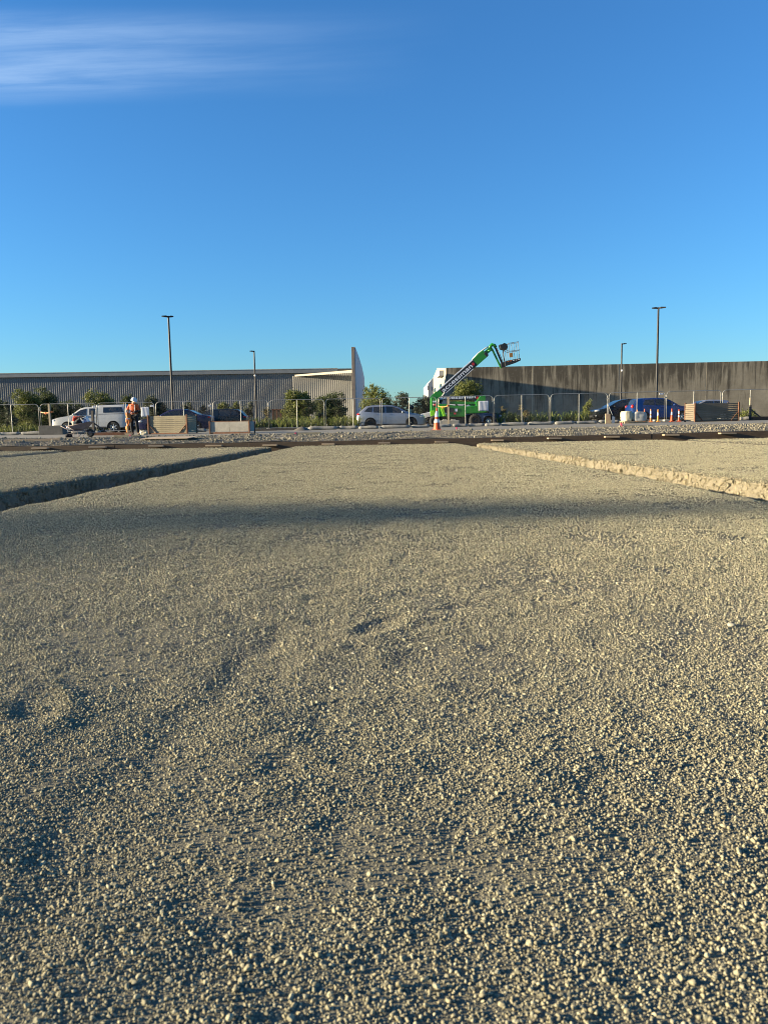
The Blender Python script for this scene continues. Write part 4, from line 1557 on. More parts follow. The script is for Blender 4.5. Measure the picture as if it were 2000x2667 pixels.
board(15, 160, 1151, 29.6, (0.24, 0.09), 'long pale timber plank lying on the rubble at far left', 'raw_timber', rz=0.02)
board(298, 367, 1139, 32.4, (0.16, 0.10), 'timber plank with pink paint mark below the worker', 'old_timber', mark=340)
board(747, 836, 1134, 32.6, (0.12, 0.09), 'half buried timber plank with pink mark in the middle of the rubble', 'old_timber', mark=770)
board(245, 345, 1128, 38.6, (0.20, 0.14), 'rusty brown beam lying behind the worker toward the wheelbarrow', 'rust', 'steel_beam', cat='beam')
board(1612, 1700, 1112, 33.3, (0.12, 0.07), 'timber plank with red mark below the wrapped pallet', 'old_timber', mark=1619)
board(1958, 2060, 1093, 43.6, (0.22, 0.2), 'brown timber beam at the foot of the far right braced post', 'rust', 'timber_beam', cat='beam')
board(560, 720, 1123, 44.6, (0.3, 0.10), 'dark flat timber stack on the road behind the pale panel box', 'dark_post', 'timber_stack', cat='timber')
board(700, 800, 1120, 45.4, (0.25, 0.12), 'long dark board lying under the big olive bush at the fence foot', 'dark_post', 'timber_plank')
o = MB()
q0, q1 = at(372, 1149, 29.9), at(512, 1149, 29.9)
o.box((0, 0, 0.01), (q1.x - q0.x - 0.2, 1.25, 0.02))
o = o.build('plywood_sheet', M['ply'], None, 0.002)
o.location = ((q0.x + q1.x) / 2, 30.0, float(verge_z((q0.x + q1.x) / 2, 30.0)) + 0.05)
o.rotation_euler = (0.04, 0.0, -0.12)
tag(o, 'tan plywood sheet lying on the rubble below the left timber box', 'plywood')
for px, py, Y, r, lb in ((757, 1146, 28.8, 0.085, 'largest pale round boulder in the rubble below the big olive bush'), (575, 1148, 29.0, 0.06, 'small pale boulder in the rubble right of the plywood sheet'),
                         (655, 1137, 31.0, 0.05, 'small grey boulder in the rubble below the farther left lamp post'), (1365, 1141, 28.6, 0.06, 'grey boulder in the rubble right of the trench corner'),
                         (1770, 1113, 31.5, 0.07, 'pale boulder in the rubble below the right cones'), (1700, 1118, 31.0, 0.06, 'pale boulder in the rubble below the wrapped pallet'), (1058, 1136, 32.0, 0.05, 'tan boulder in the rubble below the silver hatchback')):
    q = at(px, py, Y)
    s_ = single_stone('boulder', (q.x, Y, float(verge_z(q.x, Y)) + r * 0.4), r, px, M['rubble'], None, 0.75)
    tag(s_, lb, 'boulder')

for i, (px, Y, lb) in enumerate(((1189, 33.4, 'pink topped survey peg right of the big cone'), (1618, 34.2, 'red topped survey peg below the wrapped pallet'))):
    b = foot(px, Y)
    t = thing('survey_peg', lb, 'peg', b)
    MB().box((0, 0, 0.03), (0.05, 0.05, 0.10)).build('stake', M['raw_timber'], t)
    MB().box((0, 0, 0.12), (0.056, 0.056, 0.09)).build('painted_top', M['pink'], t)


# ------------------------------------------------------------------ cones
def cone(px, pyt, Y, label, mat='orange', slim=False, bands=1):
    b = foot(px, Y)
    H = at(px, pyt, Y).z - b.z
    t = thing('traffic_cone', label, 'cone', b + Vector((0, 0, 0.006)), random.uniform(-0.3, 0.3), None if not slim else 'slim cones by the blue hatchback')
    r0, r1 = (0.17, 0.032) if not slim else (0.078, 0.03)
    rb_ = lambda z: r0 + (r1 - r0) * (z - 0.045) / (H - 0.045)
    MB().lathe([(r0 + 0.01, 0.04), (rb_(0.08), 0.08), (r1, H - 0.01), (r1 * 0.7, H), (0.001, H)], n=20).build('body', M[mat], t)
    s = 0.215 if not slim else 0.125
    ch = 0.06
    MB().prism([(-s, 0), (s, 0), (s, 0.045), (-s, 0.045)], -s, s).build('base', M[mat], t, 0.012)
    zones = [(0.52, 0.74)] if bands == 1 else [(0.36, 0.5), (0.62, 0.86)]
    for za, zb in zones:
        MB().lathe([(rb_(H * za) + 0.003, H * za), (rb_(H * zb) + 0.003, H * zb)], n=20).build('reflective_sleeve', M['reflect'], t)
    return t


cone(1138, 1063, 35.0, 'large orange cone with white sleeves standing on the road before the boom lift', 'orange', False, 2)
for px, py, m_, lb, bd in ((1659, 1067, 'orange_old', 'slim orange cone leftmost of the row, behind the wrapped pallet', 2), (1678, 1065, 'orange', 'slim red orange cone right against the wrapped pallet', 1),
                           (1694, 1065, 'orange_old', 'slim orange cone with white top, first clear one right of the pallet', 2), (1713, 1066, 'amber_plastic', 'slim amber cone before the blue hatchback door', 1),
                           (1749, 1064, 'orange', 'slim bright orange cone just right of the fence joint', 1), (1767.5, 1066, 'orange', 'rightmost slim orange cone before the blue hatchback front wheel', 2)):
    cone(px, py, 45.8, lb, m_, True, bd)

# ------------------------------------------------------------------ wrapped pallet
a, b = foot(1620, 43.5), foot(1679, 43.5)
W = b.x - a.x
H = at(1650, 1071, 43.5).z - a.z
t = thing('wrapped_pallet', 'pallet of goods in pale plastic wrap with a cream sack at its left end', 'pallet', ((a.x + b.x) / 2, 43.5, a.z))
pal = MB()
for k in range(3):
    pal.box((0, -0.4 + 0.4 * k, 0.05), (W, 0.1, 0.1))
pal.box((0, 0, 0.12), (W, 1.0, 0.03))
pal.build('pallet_base', M['raw_timber'], t)


def lumpy(cx, cz, w, d, h, seed, amp=0.035):
    r = np.random.RandomState(seed)
    bm = bmesh.new()
    bmesh.ops.create_cube(bm, size=1)
    bmesh.ops.subdivide_edges(bm, edges=bm.edges[:], cuts=7, use_grid_fill=True)
    vs = []
    for v in bm.verts:
        p = v.co
        k = 1 - 0.10 * (abs(p.x * 2) ** 6 * abs(p.z * 2) ** 6 + abs(p.x * 2) ** 6 * abs(p.y * 2) ** 6)
        n_ = float(vnoise(p.x * w * 3 + seed, p.z * h * 7 + p.y * 3, 0.8, 40)) * amp + float(vnoise(p.x * w * 9, p.z * h * 3 + p.y * 5 + seed, 0.6, 41)) * amp * 0.7
        vs.append((cx + p.x * w * k + n_ * np.sign(p.x) * (abs(p.x) > 0.49), p.y * d * k + n_ * np.sign(p.y) * (abs(p.y) > 0.49), cz + p.z * h * k + n_ * (p.z > 0.49)))
    bm.verts.index_update()
    fs = [tuple(v.index for v in f.verts) for f in bm.faces]
    bm.free()
    return MB().add(vs, fs, True)


lumpy(-W / 2 + W * 0.18, 0.14 + (H - 0.14) / 2, W * 0.36, 0.9, H - 0.10, 3, 0.018).build('cream_sack', M['wrap_cream'], t)
lumpy(W * 0.18, 0.14 + (H - 0.2) / 2, W * 0.62, 0.9, H - 0.14, 8, 0.015).build('wrapped_goods', M['wrap'], t)

# broom standing head down against the fence
b = foot(1583, 44.6)
t = thing('broom', 'upside down broom and shovel leaning together at the fence joint by the black hatchback', 'broom', b)
hh = at(1583, 1051, 44.6).z - b.z
MB().prism([(-0.16, 0.0), (0.16, 0.0), (0.13, 0.55), (-0.15, 0.58)], -0.05, 0.05).build('bristles', M['straw'], t, 0.02)
MB().cyl((0.0, 0, 0.5), (0.0, 0.1, hh), 0.016, None, 8).build('handle', M['galv'], t)
t2 = thing('shovel', 'long handled shovel leaning right of the broom at the fence joint', 'shovel', b + Vector((0.32, 0.05, 0)))
MB().prism([(-0.09, 0.02), (0.07, 0.0), (0.10, 0.38), (-0.06, 0.42)], -0.02, 0.0).build('blade', M['white_plastic'], t2, 0.008)
MB().cyl((0.0, 0, 0.38), (-0.3, 0.12, 1.15), 0.017, None, 8).build('handle', M['galv'], t2)
t['label'] = 'upside down broom with tan bristles leaning at the fence joint by the black hatchback'

# rusty stillage among the bushes
p0, p1 = at(723, 1065, 61), at(741, 1065, 61)
t = thing('rusty_stillage', 'rusty steel stillage with upright bars half hidden left of the big olive bush', 'stillage', ((p0.x + p1.x) / 2, 61, gz(p0.x, 61)))
W, H = p1.x - p0.x + 0.8, p0.z - gz(p0.x, 61)
MB().box((W * 0.3, 0, H - 0.05), (W * 1.6, 0.9, 0.1)).build('top_rail', M['rust'], t)
for k in range(5):
    MB().box((-W / 2 + 0.08 + k * 0.3, -0.4, H / 2), (0.1, 0.1, H - 0.1)).build('bar', M['rust'], t)
MB().box((W * 0.3, 0.05, H / 2), (W * 1.5, 0.06, H - 0.12)).build('back_sheet', M['dark_post'], t)
p0, p1 = at(438, 1067, 63), at(482, 1067, 63)
t = thing('site_bin', 'low grey steel bin behind the navy sedan roof', 'bin', ((p0.x + p1.x) / 2, 63, gz(p0.x, 63)))
H = p0.z - gz(p0.x, 63)
MB().prism([(-0.55, 0), (0.55, 0), (0.7, H), (-0.7, H)], -0.5, 0.5).build('body', M['clad_dark'], t, 0.02)
MB().box((0, 0, H), (1.5, 1.1, 0.07)).build('rim', M['old_timber'], t, 0.01)
b = foot(1073, 60)
t = thing('round_mirror', 'small round dark traffic mirror on a post behind the silver hatchback bonnet', 'mirror', b)
H = at(1073, 1060, 60).z - b.z
MB().cyl((0, 0, 0), (0, 0, H - 0.1), 0.03, None, 8).build('pole', M['black_metal'], t)
MB().lathe([(0.001, 0.05), (0.15, 0.03), (0.17, 0), (0.14, -0.02), (0.001, -0.04)], (0, 0, H), 'Y', 16).build('mirror_face', M['black_metal'], t)
# mound of grit
gm = MB()
b = foot(787, 43.6)
gm.lathe([(0.55, -0.01), (0.42, 0.06), (0.25, 0.15), (0.1, 0.21), (0.001, 0.23)], (0, 0, 0), 'Z', 14)
o = gm.build('gravel_heap', M['verge'])
o.location = b
tag(o, 'small grey heap of grit on the road below the big olive bush', 'heap')

# ------------------------------------------------------------------ wheelbarrow and its load
bY = 35.0
b = foot(212, bY)
S = bY / 2000
wb = thing('wheelbarrow', 'old steel wheelbarrow loaded with bags and a tub left of the worker', 'wheelbarrow', b)


def L2(px, py):
    q = at(px, py, bY)
    return (q.x - b.x, q.z - b.z)


rimA, rimB = L2(184, 1110), L2(238.5, 1098)
botA, botB = L2(194, 1119), L2(222, 1118)
tr = MB()
hw_t, hw_b = 0.31, 0.19
vs = [(rimA[0], -hw_t, rimA[1]), (rimB[0], -hw_t * 0.9, rimB[1]), (rimB[0], hw_t * 0.9, rimB[1]), (rimA[0], hw_t, rimA[1]),
      (botA[0], -hw_b, botA[1]), (botB[0], -hw_b, botB[1]), (botB[0], hw_b, botB[1]), (botA[0], hw_b, botA[1])]
tr.add(vs, [(0, 4, 5, 1), (1, 5, 6, 2), (2, 6, 7, 3), (3, 7, 4, 0), (4, 7, 6, 5)])
o = tr.build('tray', M['barrow'], wb)
sm = o.modifiers.new('thickness', 'SOLIDIFY')
sm.thickness = 0.012
rim = MB()
rim.tube([vs[0], vs[1], vs[2], vs[3], vs[0]], 0.012, 6)
rim.build('tray_rim', M['barrow'], wb)
wc = L2(235, 1127)
wr = 0.185
MB().lathe([(wr * 0.55, -0.05), (wr * 0.85, -0.055), (wr, -0.03), (wr, 0.03), (wr * 0.85, 0.055), (wr * 0.55, 0.05)], (wc[0], 0, wr), 'Y', 20).build('tyre', M['tyre'], wb)
MB().lathe([(0.001, -0.03), (wr * 0.3, -0.035), (wr * 0.56, -0.03), (wr * 0.56, 0.03), (wr * 0.3, 0.035), (0.001, 0.03)], (wc[0], 0, wr), 'Y', 16).build('wheel_hub', M['barrow'], wb)
for s_ in (-1, 1):
    h0 = L2(165, 1109)
    MB().tube([(h0[0], s_ * 0.30, h0[1]), (botA[0] - 0.1, s_ * 0.26, botA[1] - 0.05), (botB[0], s_ * 0.16, botB[1] - 0.05), (wc[0], s_ * 0.075, wr), (wc[0] + 0.22, s_ * 0.05, wr + 0.02)], 0.017, 8).build('handle_tube', M['barrow'], wb)
    MB().tube([(botA[0] + 0.02, s_ * 0.24, botA[1] - 0.03), (botA[0] + 0.06, s_ * 0.24, 0.01), (botA[0] + 0.26, s_ * 0.24, 0.01), (botB[0], s_ * 0.17, botB[1] - 0.03)], 0.014, 8).build('leg', M['barrow'], wb)
q = L2(196, 1106)
t = thing('cream_bucket', 'small cream plastic bucket in the left end of the wheelbarrow', 'bucket', (b.x + q[0], bY - 0.05, b.z + q[1] - 0.12))
MB().lathe([(0.001, 0), (0.10, 0), (0.125, 0.24), (0.13, 0.25)], n=16).build('body', M['cream'], t)
MB().lathe([(0.13, 0.25), (0.12, 0.275), (0.001, 0.28)], n=16).build('lid', M['cream'], t)
q = L2(201, 1096)
t = thing('red_bag', 'red cloth bag with loop handles heaped in the wheelbarrow', 'bag', (b.x + q[0], bY + 0.06, b.z + q[1] - 0.14))
lumpy(0, 0.16, 0.34, 0.3, 0.32, 5, 0.05).build('body', M['red_bag'], t)
for x in (-0.09, 0.05):
    MB().tube([(x - 0.05, -0.15, 0.22), (x - 0.03, -0.17, 0.36), (x + 0.03, -0.17, 0.36), (x + 0.06, -0.15, 0.2)], 0.012, 6).build('handle', M['red_bag'], t)
q = L2(211, 1099)
t = thing('black_bag', 'black tool bag between the red bag and the white tub in the wheelbarrow', 'bag', (b.x + q[0], bY + 0.05, b.z + q[1] - 0.14))
lumpy(0, 0.17, 0.34, 0.36, 0.42, 9, 0.06).build('body', M['black_bag'], t)
MB().tube([(-0.1, 0, 0.36), (-0.04, 0, 0.44), (0.06, 0, 0.43), (0.1, 0, 0.34)], 0.014, 6).build('handle', M['black_bag'], t)
q = L2(224.5, 1095)
t = thing('white_tub', 'white plastic tub with blue label tipped in the wheelbarrow', 'tub', (b.x + q[0], bY - 0.02, b.z + q[1] - 0.06))
t.rotation_euler = (0, radians(22) * -1, 0)
MB().box((0, 0, 0.06), (0.27, 0.25, 0.27)).build('body', M['white_plastic'], t, 0.02)
MB().box((0, 0, 0.205), (0.285, 0.265, 0.025)).build('lid', M['white_plastic'], t, 0.006)
MB().box((0.02, -0.1265, 0.04), (0.12, 0.004, 0.14)).build('label_patch', M['blue_label'], t)
# cloth bundle under the handles
b2 = foot(181, 34.9)
o = lumpy(0, 0.07, 0.22, 0.25, 0.14, 13, 0.05).build('rag_bundle', M['navy'])
o.location = b2
tag(o, 'dark rag bundle lying on the road under the wheelbarrow handles', 'rags')
b2 = foot(376, 39.0)
o = lumpy(0, 0.08, 0.32, 0.25, 0.16, 15, 0.05).build('white_sack', M['wrap_cream'])
o.location = b2
tag(o, 'small pale sack on the road at the left foot of the left timber box', 'sack')


# ------------------------------------------------------------------ vehicles
def interp(pts, x):
    return float(np.interp(x, [p[0] for p in pts], [p[1] for p in pts]))


def make_car(name, label, loc, rz, sp, body_mat, cat='car', group='cars parked behind the fence'):
    """front towards +x, ground at z 0, length along x"""
    L, W = sp['L'], sp['W']
    top, belt = sp['top'], sp['belt']
    wheels = sp['wheels']
    t = thing(name, label, cat, loc, rz, group)
    zb0 = sp.get('sill', 0.2)
    x0, x1 = -L / 2, L / 2
    xs_ = list(np.linspace(x0, x1, 46)) + [p[0] for p in top]
    for wx, wr in wheels:
        ar = wr * 1.18
        xs_ += [wx + ar * cos(a) for a in np.linspace(0, pi, 15)] + [wx - ar - 0.01, wx + ar + 0.01]
    xs_ = sorted(set(round(max(x0, min(x1, x)), 4) for x in xs_))

    def plan(x):
        e = min(x - x0, x1 - x)
        return W / 2 * (1 - 0.16 * math.exp(-e / 0.16) - 0.05 * (abs(x) / (L / 2)) ** 3)

    def side_y(x, z):
        w = plan(x)
        b = belt(x) if callable(belt) else interp(belt, x)
        if z <= b:
            k = (z - 0.55) / 0.45
            return w * (1 - 0.03 * k * k)
        k = (b - 0.55) / 0.45
        return w * (1 - 0.03 * k * k) - sp.get('tumble', 0.30) * (z - b)

    def zbot(x):
        z = zb0
        e = min(x - x0, x1 - x)
        z += 0.10 * math.exp(-e / 0.12)
        for wx, wr in wheels:
            ar = wr * 1.18
            d = abs(x - wx)
            if d < ar:
                z = max(z, wr + sqrt(ar * ar - d * d))
        return z

    mb = MB()
    ring_n = None
    rings = []
    for x in xs_:
        zt, zb = interp(top, x), zbot(x)
        zt = max(zt, zb + 0.03)
        b = interp(belt, x)
        zs = [zb, zb + 0.33 * (min(b, zt) - zb), zb + 0.66 * (min(b, zt) - zb), min(b, zt - 0.02)]
        zr = zs[-1]
        zs += [zr + f * (zt - 0.045 - zr) if zt - 0.045 > zr else zr + f * (zt - zr) * 0.5 for f in (0.33, 0.66, 1.0)]
        half = [(max(0.05, side_y(x, z)), z) for z in zs]
        ye, ze = half[-1]
        half += [(ye - 0.05, zt - 0.012), (ye - 0.16, zt), (0.0, zt + 0.012)]
        ring = [(x, -y, z) for y, z in half] + [(x, y, z) for y, z in reversed(half[:-1])]
        rings.append(ring)
    n = len(rings[0])
    vs = [p for r in rings for p in r]
    fs = []
    for i in range(len(rings) - 1):
        for k in range(n - 1):
            fs.append((i * n + k, (i + 1) * n + k, (i + 1) * n + k + 1, i * n + k + 1))
    mb.add(vs, fs, True)
    mb.add(rings[0], [tuple(range(n))])
    mb.add(rings[-1], [tuple(reversed(range(n)))])
    body = mb.build('body', M[body_mat], t)
    u = MB()
    u.box((0, 0, zb0 + 0.13), (L - 0.5, W - 0.34, 0.34))
    u.box((0, 0, zb0 + 0.42), (L - 0.7, W - 0.5, 0.5))
    u.build('underbody', M['arch'], t)

    def side_patch(poly, nm, mat, parent=None, proud=0.010):
        out = []
        for s_ in (-1, 1):
            c = (sum(p[0] for p in poly) / len(poly), sum(p[1] for p in poly) / len(poly))
            # rings of points on the curved side, so that the patch follows it
            pts_ = []
            for i in range(len(poly)):
                a_, b_ = poly[i], poly[(i + 1) % len(poly)]
                for k in range(5):
                    pts_.append((a_[0] + (b_[0] - a_[0]) * k / 5, a_[1] + (b_[1] - a_[1]) * k / 5))
            k = len(pts_)
            v_ = []
            for sc_ in (1, 0.7, 0.4):
                for x, z in pts_:
                    x, z = c[0] + (x - c[0]) * sc_, c[1] + (z - c[1]) * sc_
                    v_.append((x, s_ * (side_y(x, z) + proud), z))
            v_.append((c[0], s_ * (side_y(*c) + proud), c[1]))
            f_ = []
            for q in range(2):
                f_ += [(q * k + i, q * k + (i + 1) % k, (q + 1) * k + (i + 1) % k, (q + 1) * k + i) for i in range(k)]
            f_ += [(2 * k + i, 2 * k + (i + 1) % k, 3 * k) for i in range(k)]
            ar = sum(pts_[i][0] * pts_[(i + 1) % k][1] - pts_[(i + 1) % k][0] * pts_[i][1] for i in range(k))
            if (ar > 0) != (s_ < 0):
                f_ = [tuple(reversed(q)) for q in f_]
            out.append(MB().add(v_, f_).build(nm, M[mat], parent or t))
        return out

    for poly in sp['windows']:
        side_patch(poly, 'side_window', 'glass')
    for poly, nm, mt in sp.get('patches', []):
        side_patch(poly, nm, mt, None, 0.008)
    for nm, xa, xb in sp['screens']:
        g = MB()
        xx = np.linspace(xa, xb, 7)
        v_ = []
        for x in xx:
            zt = interp(top, x)
            dz = (interp(top, x + 0.01) - interp(top, x - 0.01)) / 0.02
            nrm = Vector((-dz, 0, 1)).normalized() * 0.016
            y = max(0.1, side_y(x, zt - 0.045) - 0.10)
            for f in (-1, -0.5, 0, 0.5, 1):
                v_.append((x + nrm.x, y * f, zt + nrm.z))
        f_ = [(i * 5 + k, (i + 1) * 5 + k, (i + 1) * 5 + k + 1, i * 5 + k + 1) for i in range(6) for k in range(4)]
        if xb < xa:
            f_ = [tuple(reversed(q)) for q in f_]
        g.add(v_, f_, True).build(nm, M['glass'], t)
    # wheels
    r0 = wheels[0][1]
    ty = MB().lathe([(r0 * 0.62, -0.09), (r0 * 0.9, -0.105), (r0, -0.07), (r0, 0.07), (r0 * 0.9, 0.105), (r0 * 0.62, 0.09)], (0, 0, 0), 'Y', 24).mesh('wheel')
    ty.materials.append(M['tyre'])
    rm = MB()
    rm.lathe([(r0 * 0.66, -0.10), (r0 * 0.64, -0.06), (r0 * 0.58, -0.05)], (0, 0, 0), 'Y', 24)
    for k in range(sp.get('spokes', 5)):
        a = 2 * pi * k / sp.get('spokes', 5)
        m = Matrix.Rotation(a, 4, 'Y')
        rm.box((0, -0.075, r0 * 0.32), (r0 * 0.17, 0.03, r0 * 0.62), m)
    rm.lathe([(r0 * 0.16, -0.07), (r0 * 0.14, -0.1), (0.001, -0.105)], (0, 0, 0), 'Y', 12)
    rmm = rm.mesh('rim')
    rmm.materials.append(M[sp.get('rim', 'alloy')])
    disc = MB().lathe([(r0 * 0.63, -0.035), (0.001, -0.035)], (0, 0, 0), 'Y', 20).mesh('brake_disc')
    disc.materials.append(M['arch'])
    for wx, wr in wheels:
        for s_ in (-1, 1):
            w = bpy.data.objects.new('wheel', ty)
            C.objects.link(w)
            w.parent = t
            w.location = (wx, s_ * (W / 2 - 0.13), wr)
            w.rotation_euler = (0, 0, 0 if s_ < 0 else pi)
            for me in (rmm, disc):
                o_ = bpy.data.objects.new(me.name.split('.')[0], me)
                C.objects.link(o_)
                o_.parent = w
    # mirrors, handles, lamps
    mx, mz = sp['mirror']
    for s_ in (-1, 1):
        MB().ball((mx, s_ * (side_y(mx, mz) + 0.09), mz), (0.07, 0.11, 0.075)).build('wing_mirror', M[sp.get('mirror_mat', body_mat)], t)
        for hx, hz in sp.get('handles', []):
            MB().box((hx, s_ * (side_y(hx, hz) + 0.012), hz), (0.17, 0.03, 0.03)).build('door_handle', M[sp.get('handle_mat', body_mat)], t, 0.008)
        for nm, lx, lz, sz, mt in sp['lamps']:
            yy = side_y(lx, lz) - sz[1] * 0.72
            MB().ball((lx, s_ * yy, lz), sz).build(nm, M[mt], t)
    for dx in sp.get('seams', []):
        side_patch([(dx - 0.006, zb0 + 0.1), (dx + 0.006, zb0 + 0.1), (dx + 0.006, interp(belt, dx) - 0.02), (dx - 0.006, interp(belt, dx) - 0.02)], 'door_seam', 'arch', None, 0.003)
    side_patch([(wheels[0][0] + wheels[0][1] * 1.25 if wheels[0][0] < wheels[1][0] else wheels[1][0] + wheels[1][1] * 1.25, zb0 + 0.005), (max(wheels[0][0], wheels[1][0]) - r0 * 1.25, zb0 + 0.005),
                (max(wheels[0][0], wheels[1][0]) - r0 * 1.25, zb0 + 0.07), (min(wheels[0][0], wheels[1][0]) + r0 * 1.25, zb0 + 0.07)], 'sill_trim', 'arch', None, 0.006)
    for xe, nm in ((x1 - 0.02, 'front_grille'), (x0 + 0.02, 'rear_bumper_trim')):
        MB().box((xe, 0, zb0 + 0.22), (0.06, W * 0.55, 0.14)).build(nm, M['arch'], t, 0.02)
    for o in sp.get('extras', []):
        o(t, side_y)
    return t


HATCH = dict(L=4.46, W=1.76, sill=0.19,
             top=[(-2.23, 0.55), (-2.20, 0.86), (-2.08, 1.02), (-1.98, 1.12), (-1.62, 1.41), (-1.2, 1.455), (-0.55, 1.47), (0.05, 1.44), (0.45, 1.33), (1.05, 1.02), (1.25, 0.95), (1.75, 0.86), (2.05, 0.74), (2.2, 0.58), (2.23, 0.42)],
             belt=[(-2.23, 0.98), (-1.0, 0.97), (0.9, 0.90), (2.23, 0.84)],
             wheels=[(-1.36, 0.315), (1.28, 0.315)],
             windows=[[(-1.75, 1.07), (-1.25, 1.01), (-1.22, 1.35), (-1.48, 1.33)], [(-1.17, 1.0), (-0.42, 0.97), (-0.42, 1.375), (-1.14, 1.355)], [(-0.35, 0.97), (0.86, 0.955), (0.42, 1.24), (0.05, 1.36), (-0.35, 1.385)]],
             screens=[('windscreen', 0.22, 1.05), ('rear_window', -1.95, -1.66)],
             mirror=(0.72, 1.0), handles=[(-1.0, 0.88), (-0.12, 0.86)], seams=[-1.1, -0.385, 0.93],
             lamps=[('headlight', 1.93, 0.70, (0.22, 0.12, 0.075), 'clear_lens'), ('tail_light', -2.08, 0.90, (0.16, 0.12, 0.075), 'red_lens')], rim='dark_rim')
SEDAN = dict(L=4.75, W=1.78, sill=0.19,
             top=[(-2.375, 0.5), (-2.35, 0.9), (-2.2, 1.0), (-1.7, 1.05), (-1.5, 1.08), (-0.95, 1.36), (-0.5, 1.43), (0.0, 1.42), (0.35, 1.34), (1.0, 1.0), (1.2, 0.94), (1.9, 0.82), (2.25, 0.68), (2.375, 0.45)],
             belt=[(-2.375, 0.98), (-1.0, 0.95), (0.9, 0.90), (2.375, 0.82)],
             wheels=[(-1.40, 0.315), (1.38, 0.315)],
             windows=[[(-1.45, 1.02), (-0.5, 0.99), (-0.5, 1.34), (-0.85, 1.30)], [(-0.44, 0.99), (0.82, 0.96), (0.35, 1.24), (0.0, 1.34), (-0.44, 1.345)]],
             screens=[('windscreen', 0.22, 1.0), ('rear_window', -1.5, -0.9)],
             mirror=(0.7, 1.0), handles=[(-1.0, 0.86), (-0.1, 0.85)], seams=[-1.12, -0.47, 0.9],
             lamps=[('headlight', 2.05, 0.68, (0.2, 0.12, 0.08), 'clear_lens'), ('tail_light', -2.22, 0.88, (0.12, 0.15, 0.08), 'red_lens')])
SMALL = dict(L=4.0, W=1.70, sill=0.19,
             top=[(-2.0, 0.5), (-1.98, 0.95), (-1.88, 1.06), (-1.62, 1.46), (-1.2, 1.51), (-0.4, 1.53), (0.1, 1.49), (0.45, 1.37), (0.98, 1.06), (1.15, 1.0), (1.65, 0.90), (1.9, 0.72), (2.0, 0.45)],
             belt=[(-2.0, 1.03), (0.9, 0.95), (2.0, 0.88)],
             wheels=[(-1.22, 0.31), (1.22, 0.31)],
             windows=[[(-1.3, 1.08), (-0.55, 1.04), (-0.55, 1.43), (-1.12, 1.40)], [(-0.48, 1.04), (0.80, 1.01), (0.42, 1.28), (0.08, 1.42), (-0.48, 1.435)]],
             screens=[('windscreen', 0.25, 0.98), ('rear_window', -1.86, -1.64)],
             mirror=(0.68, 1.05), handles=[(-0.95, 0.92), (-0.12, 0.90)], seams=[-1.05, -0.515, 0.9],
             lamps=[('headlight', 1.72, 0.80, (0.2, 0.12, 0.085), 'clear_lens'), ('tail_light', -1.9, 0.98, (0.12, 0.12, 0.13), 'red_lens')])
SUV = dict(L=4.3, W=1.76, sill=0.20,
           top=[(-2.15, 0.5), (-2.13, 1.0), (-2.02, 1.12), (-1.75, 1.48), (-1.2, 1.55), (-0.3, 1.56), (0.2, 1.50), (0.55, 1.36), (1.12, 1.04), (1.3, 0.98), (1.8, 0.88), (2.05, 0.70), (2.15, 0.45)],
           belt=[(-2.15, 1.06), (0.9, 0.96), (2.15, 0.88)],
           wheels=[(-1.3, 0.32), (1.3, 0.32)],
           windows=[[(-1.62, 1.12), (-1.2, 1.09), (-1.2, 1.45), (-1.42, 1.42)], [(-1.13, 1.08), (-0.42, 1.05), (-0.42, 1.47), (-1.13, 1.46)], [(-0.35, 1.05), (0.95, 1.02), (0.52, 1.30), (0.15, 1.45), (-0.35, 1.475)]],
           screens=[('windscreen', 0.3, 1.12), ('rear_window', -2.0, -1.78)],
           mirror=(0.8, 1.06), handles=[(-1.0, 0.93), (-0.15, 0.91)], seams=[-1.16, -0.385, 1.0],
           lamps=[('headlight', 1.88, 0.78, (0.24, 0.14, 0.08), 'clear_lens'), ('fog_light', 2.0, 0.45, (0.07, 0.1, 0.05), 'clear_lens'), ('tail_light', -2.04, 1.0, (0.12, 0.12, 0.12), 'red_lens')])
COUPE = dict(L=4.3, W=1.68, sill=0.17,
             top=[(-2.15, 0.5), (-2.12, 0.84), (-1.6, 0.9), (-1.35, 0.93), (-0.85, 1.2), (-0.3, 1.25), (0.1, 1.2), (0.75, 0.86), (1.0, 0.83), (1.8, 0.76), (2.1, 0.68), (2.15, 0.42)],
             belt=[(-2.15, 0.84), (0.7, 0.80), (2.15, 0.74)],
             wheels=[(-1.25, 0.3), (1.25, 0.3)],
             windows=[[(-1.1, 0.86), (-0.4, 0.85), (-0.4, 1.14), (-0.8, 1.1)], [(-0.34, 0.85), (0.6, 0.84), (0.15, 1.1), (-0.34, 1.15)]],
             screens=[('windscreen', 0.18, 0.74), ('rear_window', -1.3, -0.85)],
             mirror=(0.5, 0.9), handles=[(-0.2, 0.74)], seams=[-0.37, 0.72], spokes=9,
             lamps=[('headlight', 2.05, 0.62, (0.1, 0.16, 0.07), 'clear_lens'), ('tail_light', -2.08, 0.68, (0.1, 0.16, 0.07), 'red_lens'), ('side_marker', 0.95, 0.58, (0.03, 0.04, 0.02), 'clear_lens')])


def pickup_extra(t, side_y):
    for s_ in (-1, 1):
        MB().tube([(-0.42, s_ * 0.62, 1.80), (-1.0, s_ * 0.60, 1.84), (-2.1, s_ * 0.58, 1.84)], 0.018, 6).build('roof_rail', M['black_metal'], t)
    MB().ball((-0.35, 0.3, 1.77), (0.09, 0.05, 0.05)).build('roof_beacon', M['white_plastic'], t)


